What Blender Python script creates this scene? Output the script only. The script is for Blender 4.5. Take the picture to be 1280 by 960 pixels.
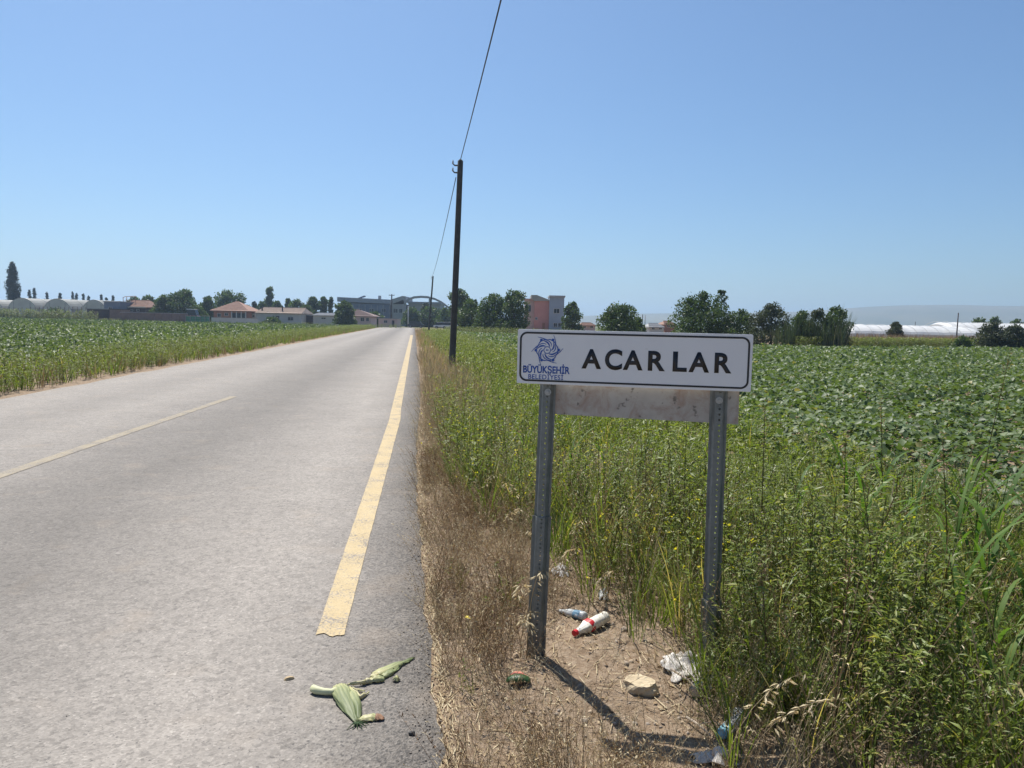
import bpy, bmesh, math, random
import numpy as np
from mathutils import Vector, Matrix, noise as mnoise

for _o in list(bpy.data.objects):
    bpy.data.objects.remove(_o)
R = math.radians
scn = bpy.context.scene
COL = scn.collection

# ------------------------------------------------------------------ camera
F_PX, W_PX, H_PX = 950.0, 1280.0, 960.0
CAM_H = 1.6
PITCH, ROLL = R(4.58), R(1.25)
_r0 = Vector((1, 0, 0)); _u0 = Vector((0, math.sin(PITCH), math.cos(PITCH)))
C_F = Vector((0, math.cos(PITCH), -math.sin(PITCH)))
C_R = _r0 * math.cos(ROLL) + _u0 * math.sin(ROLL)
C_U = -_r0 * math.sin(ROLL) + _u0 * math.cos(ROLL)
C_P = Vector((0, 0, CAM_H))
cam_d = bpy.data.cameras.new('camera'); cam = bpy.data.objects.new('camera', cam_d); COL.objects.link(cam)
cam_d.sensor_fit = 'HORIZONTAL'; cam_d.sensor_width = 36.0; cam_d.lens = 36.0 * F_PX / W_PX
cam_d.clip_start = 0.05; cam_d.clip_end = 60000
_m = Matrix((C_R, C_U, -C_F)).transposed().to_4x4(); _m.translation = C_P
cam.matrix_world = _m
scn.camera = cam

# ------------------------------------------------------------------ sky, sun, exposure
SUN_EL, SUN_AZ = R(60), R(-27)          # azimuth measured from +Y (view direction) towards +X
SUN_DIR = Vector((math.sin(SUN_AZ) * math.cos(SUN_EL), math.cos(SUN_AZ) * math.cos(SUN_EL), math.sin(SUN_EL)))
world = bpy.data.worlds.new('World'); scn.world = world; world.use_nodes = True
_nt = world.node_tree; _nt.nodes.clear()
_sky = _nt.nodes.new('ShaderNodeTexSky'); _sky.sky_type = 'NISHITA'; _sky.sun_disc = False
_sky.sun_elevation = SUN_EL; _sky.sun_rotation = SUN_AZ
_sky.altitude = 0; _sky.air_density = 1.0; _sky.dust_density = 0.7; _sky.ozone_density = 7.0
_bg = _nt.nodes.new('ShaderNodeBackground'); _bg.inputs['Strength'].default_value = 0.073
_wo = _nt.nodes.new('ShaderNodeOutputWorld')
_tint = _nt.nodes.new('ShaderNodeMix'); _tint.data_type = 'RGBA'; _tint.blend_type = 'MULTIPLY'; _tint.inputs[0].default_value = 1.0; _tint.inputs[7].default_value = (0.90, 1.01, 1.04, 1)
_nt.links.new(_sky.outputs[0], _tint.inputs[6]); _nt.links.new(_tint.outputs[2], _bg.inputs['Color']); _nt.links.new(_bg.outputs[0], _wo.inputs['Surface'])
sun_d = bpy.data.lights.new('sun', 'SUN'); sun_d.energy = 4.8; sun_d.angle = R(0.53); sun_d.color = (1.0, 0.955, 0.88)
sun = bpy.data.objects.new('sun', sun_d); COL.objects.link(sun)
sun.rotation_euler = (-SUN_DIR).to_track_quat('-Z', 'Y').to_euler(); sun.location = SUN_DIR * 50
scn.view_settings.view_transform = 'Standard'; scn.view_settings.look = 'None'
scn.view_settings.gamma = 1.0; scn.view_settings.use_curve_mapping = False
scn.view_settings.exposure = 0.58
scn.cycles.use_denoising = True
scn.cycles.max_bounces = 6; scn.cycles.diffuse_bounces = 3; scn.cycles.glossy_bounces = 2
scn.cycles.transmission_bounces = 4; scn.cycles.transparent_max_bounces = 8; scn.cycles.volume_bounces = 1
scn.cycles.caustics_reflective = False; scn.cycles.caustics_refractive = False

# ------------------------------------------------------------------ pixel helpers
def ray(x, y):
    return C_R * ((x - W_PX / 2) / F_PX) + C_U * ((H_PX / 2 - y) / F_PX) + C_F
def ground(x, y, z=0.0):
    d = ray(x, y); t = (z - CAM_H) / d.z
    return C_P + d * t
def at(x, y, Y):                        # point on the vertical plane at world depth Y
    d = ray(x, y); return C_P + d * (Y / d.y)

# ------------------------------------------------------------------ mesh helpers
def link(o, parent=None):
    COL.objects.link(o)
    if parent is not None:
        o.parent = parent
        o.matrix_parent_inverse = Matrix.Identity(4)
    return o
def tag(o, label=None, cat=None, group=None, kind=None):
    if label: o['label'] = label
    if cat: o['category'] = cat
    if group: o['group'] = group
    if kind: o['kind'] = kind
    return o
def thing(name, label, cat, loc=(0, 0, 0), rz=0.0, group=None):
    o = bpy.data.objects.new(name, None); link(o)
    o.location = loc; o.rotation_euler = (0, 0, rz); o.empty_display_size = 0.1
    return tag(o, label, cat, group)
def mesh_np(name, V, F, rnd=None, smooth=False):
    me = bpy.data.meshes.new(name)
    V = np.asarray(V, dtype=np.float32)
    Fs = F if isinstance(F, list) and len(F) and isinstance(F[0], np.ndarray) and F[0].ndim == 2 else [np.asarray(F)]
    loops = np.concatenate([f.ravel() for f in Fs]).astype(np.int32)
    tot = np.concatenate([np.full(len(f), f.shape[1]) for f in Fs]).astype(np.int32)
    start = np.concatenate([[0], np.cumsum(tot)[:-1]]).astype(np.int32)
    me.vertices.add(len(V)); me.vertices.foreach_set('co', V.ravel())
    me.loops.add(len(loops)); me.loops.foreach_set('vertex_index', loops)
    me.polygons.add(len(tot)); me.polygons.foreach_set('loop_start', start); me.polygons.foreach_set('loop_total', tot)
    if smooth: me.polygons.foreach_set('use_smooth', np.ones(len(tot), dtype=bool))
    if rnd is not None:
        a = me.attributes.new('rnd', 'FLOAT', 'POINT'); a.data.foreach_set('value', np.asarray(rnd, dtype=np.float32))
    me.update(calc_edges=True); me.validate()
    return me
def obj(name, me, mat=None, parent=None, loc=None, rot=None):
    if mat is not None and len(me.materials) == 0: me.materials.append(mat)
    o = bpy.data.objects.new(name, me); link(o, parent)
    if loc is not None: o.location = loc
    if rot is not None: o.rotation_euler = rot
    return o
class MB:
    """collects simple solids; build() links them as one mesh object"""
    def __init__(s): s.v = []; s.f = []
    def add(s, vs, fs):
        n = len(s.v); s.v += [tuple(v) for v in vs]; s.f += [tuple(i + n for i in f) for f in fs]; return s
    def box(s, x0, x1, y0, y1, z0, z1):
        return s.add([(x0, y0, z0), (x1, y0, z0), (x1, y1, z0), (x0, y1, z0), (x0, y0, z1), (x1, y0, z1), (x1, y1, z1), (x0, y1, z1)],
                     [(0, 3, 2, 1), (4, 5, 6, 7), (0, 1, 5, 4), (1, 2, 6, 5), (2, 3, 7, 6), (3, 0, 4, 7)])
    def prism(s, poly, axis, a, b):
        """extrude a 2D polygon along axis ('x','y','z') from a to b"""
        n = len(poly)
        def P(p, t):
            return {'x': (t, p[0], p[1]), 'y': (p[0], t, p[1]), 'z': (p[0], p[1], t)}[axis]
        vs = [P(p, a) for p in poly] + [P(p, b) for p in poly]
        fs = [tuple(range(n - 1, -1, -1)), tuple(range(n, 2 * n))] + [(i, (i + 1) % n, n + (i + 1) % n, n + i) for i in range(n)]
        return s.add(vs, fs)
    def tube(s, pts, rads, n=8, cap=True):
        pts = [Vector(p) for p in pts]
        if not isinstance(rads, (list, tuple)): rads = [rads] * len(pts)
        vs = []; fs = []; ref = None
        for i, p in enumerate(pts):
            d = (pts[min(i + 1, len(pts) - 1)] - pts[max(i - 1, 0)]).normalized()
            if ref is None: ref = Vector((0, 0, 1)) if abs(d.z) < 0.9 else Vector((1, 0, 0))
            a = d.cross(ref).normalized(); b = d.cross(a).normalized(); ref = a.cross(d)
            for k in range(n):
                t = 2 * math.pi * k / n
                vs.append(p + (a * math.cos(t) + b * math.sin(t)) * rads[i])
        for i in range(len(pts) - 1):
            for k in range(n):
                fs.append((i * n + k, i * n + (k + 1) % n, (i + 1) * n + (k + 1) % n, (i + 1) * n + k))
        if cap:
            fs.append(tuple(range(n - 1, -1, -1))); m = (len(pts) - 1) * n; fs.append(tuple(range(m, m + n)))
        return s.add(vs, fs)
    def build(s, name, mat, parent=None, smooth=False, bevel=0.0, recalc=True):
        me = bpy.data.meshes.new(name); me.from_pydata(s.v, [], s.f); me.validate()
        bm = bmesh.new(); bm.from_mesh(me)
        if recalc: bmesh.ops.recalc_face_normals(bm, faces=bm.faces[:])
        if bevel > 0:
            bmesh.ops.bevel(bm, geom=[e for e in bm.edges if len(e.link_faces) == 2 and e.calc_face_angle(0) > 0.5], offset=bevel, segments=2, affect='EDGES', clamp_overlap=True)
        bm.to_mesh(me); bm.free()
        if smooth: me.polygons.foreach_set('use_smooth', [True] * len(me.polygons))
        return obj(name, me, mat, parent)

# ------------------------------------------------------------------ material helpers
def new_mat(name):
    m = bpy.data.materials.new(name); m.use_nodes = True
    nt = m.node_tree; return m, nt, nt.nodes['Principled BSDF'], nt.nodes['Material Output']
def ramp(nt, fac, stops, interp='LINEAR'):
    n = nt.nodes.new('ShaderNodeValToRGB'); cr = n.color_ramp; cr.interpolation = interp
    while len(cr.elements) < len(stops): cr.elements.new(0.5)
    for e, (p, c) in zip(cr.elements, stops):
        e.position = p; e.color = (c[0], c[1], c[2], 1) if not isinstance(c, (int, float)) else (c, c, c, 1)
    nt.links.new(fac, n.inputs[0]); return n.outputs[0]
def noise_n(nt, vec, scale, detail=3, rough=0.55, dist=0.0):
    n = nt.nodes.new('ShaderNodeTexNoise'); n.inputs['Scale'].default_value = scale
    n.inputs['Detail'].default_value = detail; n.inputs['Roughness'].default_value = rough; n.inputs['Distortion'].default_value = dist
    if vec is not None: nt.links.new(vec, n.inputs['Vector'])
    return n.outputs[0]
def mix(nt, fac, a, b, mode='MIX'):
    n = nt.nodes.new('ShaderNodeMix'); n.data_type = 'RGBA'; n.blend_type = mode
    for sock, v in ((n.inputs[0], fac), (n.inputs[6], a), (n.inputs[7], b)):
        if isinstance(v, (int, float)): sock.default_value = v
        elif isinstance(v, (tuple, list)): sock.default_value = (v[0], v[1], v[2], 1)
        else: nt.links.new(v, sock)
    return n.outputs[2]
def mth(nt, op, a, b=None, c=None):
    n = nt.nodes.new('ShaderNodeMath'); n.operation = op
    for i, v in enumerate((a, b, c)):
        if v is None: continue
        if isinstance(v, (int, float)): n.inputs[i].default_value = v
        else: nt.links.new(v, n.inputs[i])
    return n.outputs[0]
def coords(nt, kind='Object'):
    n = nt.nodes.new('ShaderNodeTexCoord'); return n.outputs[kind]
def bump(nt, h, strength, dist, bsdf):
    n = nt.nodes.new('ShaderNodeBump'); n.inputs['Strength'].default_value = strength; n.inputs['Distance'].default_value = dist
    nt.links.new(h, n.inputs['Height']); nt.links.new(n.outputs[0], bsdf.inputs['Normal'])
def mottled(name, c0, c1, scale=3.0, rough=0.8, bump_s=0.2, bump_d=0.01, detail=5, metal=0.0, extra=None):
    m, nt, b, o = new_mat(name); v = coords(nt)
    n1 = noise_n(nt, v, scale, detail, 0.65)
    c = ramp(nt, n1, [(0.3, c0), (0.7, c1)])
    if extra:                                   # (colour, scale, threshold) stains
        n2 = noise_n(nt, v, extra[1], 4, 0.7); f = ramp(nt, n2, [(extra[2], 0.0), (min(extra[2] + 0.15, 1), 1.0)])
        c = mix(nt, f, c, extra[0])
    nt.links.new(c, b.inputs['Base Color']); b.inputs['Roughness'].default_value = rough; b.inputs['Metallic'].default_value = metal
    if bump_s: bump(nt, noise_n(nt, v, scale * 6, 4, 0.6), bump_s, bump_d, b)
    return m
def plain(name, c, rough=0.5, metal=0.0, var=0.12):
    return mottled(name, [x * (1 - var) for x in c], [min(1, x * (1 + var)) for x in c], 8.0, rough, 0.05, 0.002, 3, metal)
def foliage(name, stops, rough=0.45, trans=0.3, spec=0.4, tcol=(1.15, 1.2, 0.55)):
    """leaf surface: colour by the per-plant value 'rnd', some light through the blade"""
    m, nt, b, o = new_mat(name)
    a = nt.nodes.new('ShaderNodeAttribute'); a.attribute_name = 'rnd'
    c = ramp(nt, a.outputs['Fac'], stops)
    nt.links.new(c, b.inputs['Base Color']); b.inputs['Roughness'].default_value = rough
    b.inputs['Specular IOR Level'].default_value = spec
    if trans > 0:
        t = nt.nodes.new('ShaderNodeBsdfTranslucent'); nt.links.new(mix(nt, 1.0, c, tcol, 'MULTIPLY'), t.inputs['Color'])
        ms = nt.nodes.new('ShaderNodeMixShader'); ms.inputs[0].default_value = trans
        nt.links.new(b.outputs[0], ms.inputs[1]); nt.links.new(t.outputs[0], ms.inputs[2]); nt.links.new(ms.outputs[0], o.inputs['Surface'])
    return m

# ------------------------------------------------------------------ road geometry in plan (X right, Y ahead)
def edge_r(Y):                                       # right edge of the asphalt
    return 0.17 - 0.130 * Y - 0.13 * math.exp(-((Y - 8.0) / 6.0) ** 2)
ROAD_W = 7.75
def edge_l(Y): return 0.17 - 0.130 * Y - ROAD_W
rng = np.random.default_rng(7)
random.seed(7)

# ------------------------------------------------------------------ ground
def soil_mat():
    m, nt, b, o = new_mat('dry_earth'); v = coords(nt)
    big = noise_n(nt, v, 0.9, 4, 0.6); fine = noise_n(nt, v, 22, 6, 0.7); cl = noise_n(nt, v, 110, 3, 0.6)
    c = ramp(nt, fine, [(0.3, (0.17, 0.115, 0.072)), (0.48, (0.28, 0.205, 0.140)), (0.7, (0.40, 0.315, 0.230))])
    c = mix(nt, ramp(nt, big, [(0.45, 0.0), (0.75, 0.55)]), c, (0.21, 0.155, 0.10))
    far = noise_n(nt, v, 0.012, 5, 0.6)
    sep = nt.nodes.new('ShaderNodeSeparateXYZ'); nt.links.new(v, sep.inputs[0])
    fy = ramp(nt, mth(nt, 'DIVIDE', sep.outputs[1], 400.0), [(0.30, 0.0), (0.55, 1.0)])
    green = ramp(nt, far, [(0.38, (0.06, 0.085, 0.03)), (0.52, (0.10, 0.11, 0.045)), (0.66, (0.22, 0.18, 0.10))])
    c = mix(nt, fy, c, green)
    nt.links.new(c, b.inputs['Base Color']); b.inputs['Roughness'].default_value = 0.95; b.inputs['Specular IOR Level'].default_value = 0.15
    h = mth(nt, 'ADD', fine, mth(nt, 'MULTIPLY', cl, 0.4)); bump(nt, h, 0.9, 0.03, b)
    return m
M_SOIL = soil_mat()
def grid_mesh(name, xs, ys, zf):
    nx, ny = len(xs), len(ys)
    V = np.array([(x, y, zf(x, y)) for y in ys for x in xs])
    i = np.arange(nx - 1)[None, :] + nx * np.arange(ny - 1)[:, None]
    F = np.stack([i, i + 1, i + 1 + nx, i + nx], -1).reshape(-1, 4)
    return mesh_np(name, V, F, smooth=True)
_ys = [-60, -10, 0, 2, 4, 8, 14, 22, 40, 80, 150, 300, 800, 2000, 5000]
_xs = [-5000, -2000, -800, -300, -120, -60, -30, -10, 0, 10, 30, 60, 120, 300, 800, 2000, 5000]
ground_o = tag(obj('ground', grid_mesh('ground', _xs, _ys, lambda x, y: -0.05), M_SOIL), 'flat dry tan earth under the fields', 'ground', kind='structure')

def verge_z(x, y):
    """roadside bank: level with the road at its edge, lumpy towards the field"""
    u = x - edge_r(y)
    n = mnoise.fractal(Vector((x * 2.2, y * 2.2, 0.3)), 1.0, 2.1, 4) * 0.035 + mnoise.noise(Vector((x * 9, y * 9, 4))) * 0.010
    base = -0.012 - 0.028 * max(0.0, min(1.0, u / 2.0))
    return base + n * max(0.0, min(1.0, (u + 0.02) / 0.35))
_vy = np.concatenate([np.arange(1.6, 9, 0.05), np.arange(9, 26, 0.2), np.arange(26, 60, 1.0)])
_vu = np.concatenate([np.arange(-0.35, 2.4, 0.05), np.arange(2.4, 6.6, 0.25)])
_V = np.array([(edge_r(y) + u, y, verge_z(edge_r(y) + u, y)) for y in _vy for u in _vu])
_i = np.arange(len(_vu) - 1)[None, :] + len(_vu) * np.arange(len(_vy) - 1)[:, None]
_F = np.stack([_i, _i + 1, _i + 1 + len(_vu), _i + len(_vu)], -1).reshape(-1, 4)
verge = tag(obj('verge', mesh_np('verge', _V, _F, smooth=True), M_SOIL), 'lumpy bare earth strip beside the asphalt', 'verge', kind='structure')

# ------------------------------------------------------------------ road
def asphalt_mat(name='asphalt', paint=None):
    m, nt, b, o = new_mat(name); v = coords(nt)
    sep = nt.nodes.new('ShaderNodeSeparateXYZ'); nt.links.new(v, sep.inputs[0])
    u = mth(nt, 'ADD', mth(nt, 'MULTIPLY_ADD', sep.outputs[1], 0.130, sep.outputs[0]), -0.17)     # 0 at the right edge, negative to the left
    wob = mth(nt, 'MULTIPLY', mth(nt, 'SUBTRACT', noise_n(nt, v, 0.35, 3), 0.5), 0.9)
    un = mth(nt, 'DIVIDE', mth(nt, 'ADD', mth(nt, 'ADD', u, wob), 8.0), 8.0)                      # 0 left .. 1 right
    tone = ramp(nt, un, [(0.0, 0.40), (0.12, 0.44), (0.26, 0.36), (0.38, 0.42), (0.47, 0.37), (0.56, 0.30), (0.66, 0.265), (0.76, 0.36), (0.86, 0.45), (0.93, 0.38), (1.0, 0.31)])
    vo = nt.nodes.new('ShaderNodeTexVoronoi'); vo.inputs['Scale'].default_value = 105; nt.links.new(v, vo.inputs['Vector'])
    chip = ramp(nt, vo.outputs['Color'], [(0.0, 0.74), (0.45, 0.94), (0.8, 1.06), (1.0, 1.40)])
    vo2 = nt.nodes.new('ShaderNodeTexVoronoi'); vo2.inputs['Scale'].default_value = 42; nt.links.new(v, vo2.inputs['Vector'])
    chip2 = ramp(nt, vo2.outputs['Color'], [(0.0, 0.72), (0.5, 1.0), (0.93, 1.05), (1.0, 1.5)])
    patch = ramp(nt, noise_n(nt, v, 1.3, 5, 0.65), [(0.3, 0.92), (0.7, 1.08)])
    grain = ramp(nt, noise_n(nt, v, 9, 5, 0.75), [(0.3, 0.88), (0.7, 1.10)])
    c = mix(nt, 1.0, tone, patch, 'MULTIPLY'); c = mix(nt, 1.0, c, grain, 'MULTIPLY')
    c = mix(nt, 1.0, c, chip, 'MULTIPLY'); c = mix(nt, 1.0, c, chip2, 'MULTIPLY')
    c = mix(nt, 1.0, c, (0.67, 0.603, 0.53), 'MULTIPLY')
    # dark pits where the binder has gone, many near the ravelled right edge
    pit_n = noise_n(nt, v, 60, 3, 0.6)
    edge = ramp(nt, un, [(0.90, 0.0), (1.0, 0.16)])
    pit = ramp(nt, mth(nt, 'ADD', pit_n, edge), [(0.62, 0.0), (0.70, 0.8)])
    c = mix(nt, pit, c, (0.085, 0.080, 0.075))
    # tan dust blown in along the edge and from the field side
    dust = ramp(nt, mth(nt, 'ADD', noise_n(nt, v, 2.2, 4), ramp(nt, un, [(0.0, 0.30), (0.07, 0.05), (0.84, 0.0), (0.97, 0.10), (1.0, 0.16)])), [(0.60, 0.0), (0.92, 0.45)])
    c = mix(nt, dust, c, (0.34, 0.27, 0.20))
    # hairline cracks
    mp = nt.nodes.new('ShaderNodeMapping'); mp.inputs['Scale'].default_value = (1.0, 0.45, 1); mp.inputs['Rotation'].default_value = (0, 0, R(7.4)); nt.links.new(v, mp.inputs[0])
    wv = nt.nodes.new('ShaderNodeVectorMath'); wv.operation = 'ADD'; nt.links.new(mp.outputs[0], wv.inputs[0])
    nn = nt.nodes.new('ShaderNodeTexNoise'); nn.inputs['Scale'].default_value = 1.6; nn.inputs['Detail'].default_value = 4; nt.links.new(v, nn.inputs['Vector'])
    sc = nt.nodes.new('ShaderNodeVectorMath'); sc.operation = 'SCALE'; sc.inputs['Scale'].default_value = 0.8; nt.links.new(nn.outputs['Color'], sc.inputs[0]); nt.links.new(sc.outputs[0], wv.inputs[1])
    vc = nt.nodes.new('ShaderNodeTexVoronoi'); vc.feature = 'DISTANCE_TO_EDGE'; vc.inputs['Scale'].default_value = 0.55; nt.links.new(wv.outputs[0], vc.inputs['Vector'])
    crk = mth(nt, 'MULTIPLY', ramp(nt, vc.outputs[0], [(0.0, 1.0), (0.012, 0.0)]), ramp(nt, noise_n(nt, v, 0.4, 2), [(0.55, 0.0), (0.7, 0.5)]))
    c = mix(nt, crk, c, (0.10, 0.095, 0.09))
    hgt = mth(nt, 'ADD', vo.outputs['Distance'], mth(nt, 'MULTIPLY', pit_n, 0.8))
    if paint:
        thin = paint[1]
        w = ramp(nt, mth(nt, 'ADD', mth(nt, 'MULTIPLY', noise_n(nt, v, 70, 4, 0.7), 0.62), mth(nt, 'MULTIPLY', noise_n(nt, v, 4.5, 3), 0.38)), [(thin, 1.0), (thin + 0.10, 0.0)])
        c = mix(nt, mth(nt, 'MULTIPLY', w, paint[2]), c, mix(nt, 1.0, paint[0], grain, 'MULTIPLY'))
    nt.links.new(c, b.inputs['Base Color']); b.inputs['Roughness'].default_value = 0.82; b.inputs['Specular IOR Level'].default_value = 0.3
    bump(nt, hgt, 0.4, 0.005, b)
    return m
M_ASPH = asphalt_mat()
_ry = np.concatenate([np.arange(-12, 1.6, 1.0), np.arange(1.6, 12, 0.06), np.arange(12, 40, 0.4), np.arange(40, 182, 2.0)])
_V = []; _n = 12
for y in _ry:
    e = edge_r(y) + 0.035 * mnoise.noise(Vector((0, y * 2.3, 1))) + 0.022 * mnoise.noise(Vector((3, y * 9, 1)))
    l = edge_l(y) + 0.12 * mnoise.noise(Vector((7, y * 0.6, 1)))
    for k in range(_n + 1):
        t = k / _n; x = l + (e - l) * t
        _V.append((x, y, 0.02 * (1 - (2 * t - 1) ** 2) + 0.001))
    _V.append((e + 0.012, y, -0.045))                     # broken face of the asphalt edge
_k = _n + 2
_i = np.arange(_k - 1)[None, :] + _k * np.arange(len(_ry) - 1)[:, None]
_F = np.stack([_i, _i + 1, _i + 1 + _k, _i + _k], -1).reshape(-1, 4)
road = tag(obj('road', mesh_np('road', _V, _F), M_ASPH), 'pale worn asphalt country road running to the village', 'road', kind='structure')

def road_z(x, y):
    t = (x - edge_l(y)) / ROAD_W
    return 0.02 * (1 - (2 * t - 1) ** 2) + 0.001 if 0 < t < 1 else 0.0
def strip(name, pairs, mat, label):
    """paint strip from left/right edge pixels traced on the road"""
    L = [ground(a, y) for a, b_, y in pairs]; Rr = [ground(b_, y) for a, b_, y in pairs]
    V = []; n = 0
    for i in range(len(L) - 1):
        m = max(2, int((L[i + 1] - L[i]).length / 0.12))
        for k in range(m + (1 if i == len(L) - 2 else 0)):
            t = k / m; a = L[i].lerp(L[i + 1], t); c = Rr[i].lerp(Rr[i + 1], t)
            j = 0.006 * mnoise.noise(Vector((a.y * 14, 0, 0))); j2 = 0.006 * mnoise.noise(Vector((a.y * 14, 5, 0)))
            for q in range(9):
                s = q / 8; x = a.x + j + (c.x + j2 - a.x - j) * s; y = a.y + (c.y - a.y) * s + (.07 * mnoise.noise(Vector((q * 1.7, 3, 8))) if n == 0 else 0)
                V.append((x, y, road_z(x, y) + 0.004))
            n += 1
    i = np.arange(8)[None, :] + 9 * np.arange(n - 1)[:, None]
    F = np.stack([i, i + 1, i + 10, i + 9], -1).reshape(-1, 4)
    return tag(obj(name, mesh_np(name, V, F), mat), label, 'road marking', kind='structure')
M_YEL = asphalt_mat('yellow_paint', ((0.54, 0.415, 0.225), 0.50, 0.82))
M_YELF = asphalt_mat('faded_yellow_paint', ((0.44, 0.36, 0.22), 0.48, 0.45))
strip('edge_line', [(394.5, 430, 796), (486.5, 500.5, 525), (489.5, 501.5, 511), (513, 516.2, 419)], M_YEL, 'worn yellow edge line with a small jog')
_cl = []
for y in np.arange(2.0, 15.0, 1.0):
    x = -4.33 - 0.0765 * y; _cl.append((x, y))
def strip_xy(name, pts, w, mat, label):
    V = []
    for (x, y) in pts:
        for q in (-w / 2, 0, w / 2): V.append((x + q, y, road_z(x + q, y) + 0.004))
    i = np.arange(2)[None, :] + 3 * np.arange(len(pts) - 1)[:, None]
    F = np.stack([i, i + 1, i + 4, i + 3], -1).reshape(-1, 4)
    return tag(obj(name, mesh_np(name, V, F), mat), label, 'road marking', kind='structure')
_p0, _p1 = ground(-60, 618), ground(292, 497)
strip_xy('centre_line', [(_p0.x + (_p1.x - _p0.x) * t, _p0.y + (_p1.y - _p0.y) * t) for t in np.linspace(0, 1, 40)], 0.15, M_YELF, 'faded yellow centre line')

# ------------------------------------------------------------------ hills
M_HILL = mottled('hill_scrub', (0.075, 0.085, 0.05), (0.17, 0.15, 0.095), 0.004, 0.95, 0.0)
_prof = [(560, 400), (640, 397), (720, 395.5), (800, 392), (850, 391.5), (930, 391), (1000, 389.5), (1045, 386.5), (1085, 383.5), (1130, 381.5), (1180, 380.8), (1230, 382), (1290, 382.5), (1400, 380), (1560, 384), (1750, 392), (1950, 402)]
HY = 2600.0
_px = np.linspace(560, 1950, 150); _top = np.interp(_px, [p[0] for p in _prof], [p[1] for p in _prof])
_V = []; _rows = [0, .12, .28, .45, .62, .78, .9, 1.0, 1.25, 1.6]
for t in _rows:
    for x, yt in zip(_px, _top):
        p = at(x, yt, HY); d = Vector((p.x, p.y, 0)).normalized()
        prof = math.sin(min(t, 1) * math.pi / 2) ** 1.4 if t <= 1 else max(0, 1 - (t - 1) * 1.2)
        q = Vector((p.x, p.y, 0)) + d * (t - 1) * 800
        nz = 1 - (0.22 * abs(mnoise.fractal(Vector((q.x * 0.004, q.y * 0.004, 2)), 1.0, 2.0, 4)) if t < 1 else 0)
        jag = mnoise.fractal(Vector((p.x * 0.006, 0, 9)), 1.0, 2.0, 4) * 0.6 if t > 0 else 0
        _V.append((q.x, q.y, -6 + (p.z + 6 + jag) * prof * (nz if 0 < t < 1 else 1)))
_k = len(_px); _i = np.arange(_k - 1)[None, :] + _k * np.arange(len(_rows) - 1)[:, None]
tag(obj('hills', mesh_np('hills', _V, np.stack([_i, _i + 1, _i + 1 + _k, _i + _k], -1).reshape(-1, 4), smooth=True), M_HILL), 'low hazy blue hills on the horizon', 'hills', kind='structure')

# ------------------------------------------------------------------ haze
def haze_box():
    m = bpy.data.materials.new('haze'); m.use_nodes = True; nt = m.node_tree; nt.nodes.clear()
    o = nt.nodes.new('ShaderNodeOutputMaterial'); v = nt.nodes.new('ShaderNodeVolumePrincipled')
    v.inputs['Color'].default_value = (0.60, 0.77, 1.0, 1); v.inputs['Density'].default_value = 0.00036; v.inputs['Anisotropy'].default_value = 0.6
    nt.links.new(v.outputs[0], o.inputs['Volume'])
    h = MB().box(-5200, 5200, -200, 5400, -8, 128).build('haze', m)
    tag(h, 'thin pale summer haze over the plain', 'haze', kind='stuff')
haze_box()

# ------------------------------------------------------------------ plant building blocks (triangles only)
class Acc:
    def __init__(s): s.V = []; s.F = []; s.R = []; s.n = 0
    def add(s, v, f, r):
        s.V.append(v); s.F.append(f + s.n); s.R.append(r); s.n += len(v)
    def data(s): return np.concatenate(s.V), np.concatenate(s.F), np.concatenate(s.R)
    def build(s, name, mat, parent=None):
        v, f, r = s.data(); return obj(name, mesh_np(name, v, f, np.clip(r, 0, 1)), mat, parent)
def frame(d, up=(0, 0, 1), twist=0.0):
    """3x3 with columns: direction, side, normal"""
    d = np.array(d, float); d /= np.linalg.norm(d) + 1e-9
    s = np.cross(up, d); n = np.linalg.norm(s)
    s = np.array([0, 1.0, 0]) if n < 1e-3 else s / n
    k = np.cross(d, s)
    s2 = s * math.cos(twist) + k * math.sin(twist); k2 = np.cross(d, s2)
    return np.stack([d, s2, k2], 1)
LEAF_F = np.array([(0, 1, 2), (0, 2, 3), (1, 4, 2), (2, 4, 3)])
def leaf_v(L, w, fold=0.25, droop=0.15):
    """folded, drooping leaf: base, two shoulders, midrib, tip"""
    return np.array([(0, 0, 0), (L * .45, w / 2, fold * w), (L * .5, 0, 0), (L * .45, -w / 2, fold * w), (L, 0, -droop * L)], float)
def blade_v(L, w, bend, seg=4, base=(0, 0, 0), yaw=0.0, lean=0.15, wind=0.0):
    """arching grass blade; returns v, f"""
    v = []; x = 0.0; z = 0.0; a = math.pi / 2 - lean; st = L / seg
    cy, sy = math.cos(yaw), math.sin(yaw)
    for i in range(seg + 1):
        t = i / seg; ww = w * (0.55 + 0.9 * t if t < .35 else 0.87) * (1 - max(0, (t - .3) / .7) ** 1.6)
        px, py = x * cy, x * sy
        if i < seg:
            v.append((base[0] + px - sy * ww / 2, base[1] + py + cy * ww / 2, base[2] + z)); v.append((base[0] + px + sy * ww / 2, base[1] + py - cy * ww / 2, base[2] + z))
        else: v.append((base[0] + px, base[1] + py, base[2] + z))
        x += math.cos(a) * st; z += math.sin(a) * st; a -= bend / seg * (0.5 + t)
    f = []
    for i in range(seg - 1):
        b = 2 * i; f += [(b, b + 1, b + 3), (b, b + 3, b + 2)]
    b = 2 * (seg - 1); f.append((b, b + 1, b + 2))
    return np.array(v), np.array(f)
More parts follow.
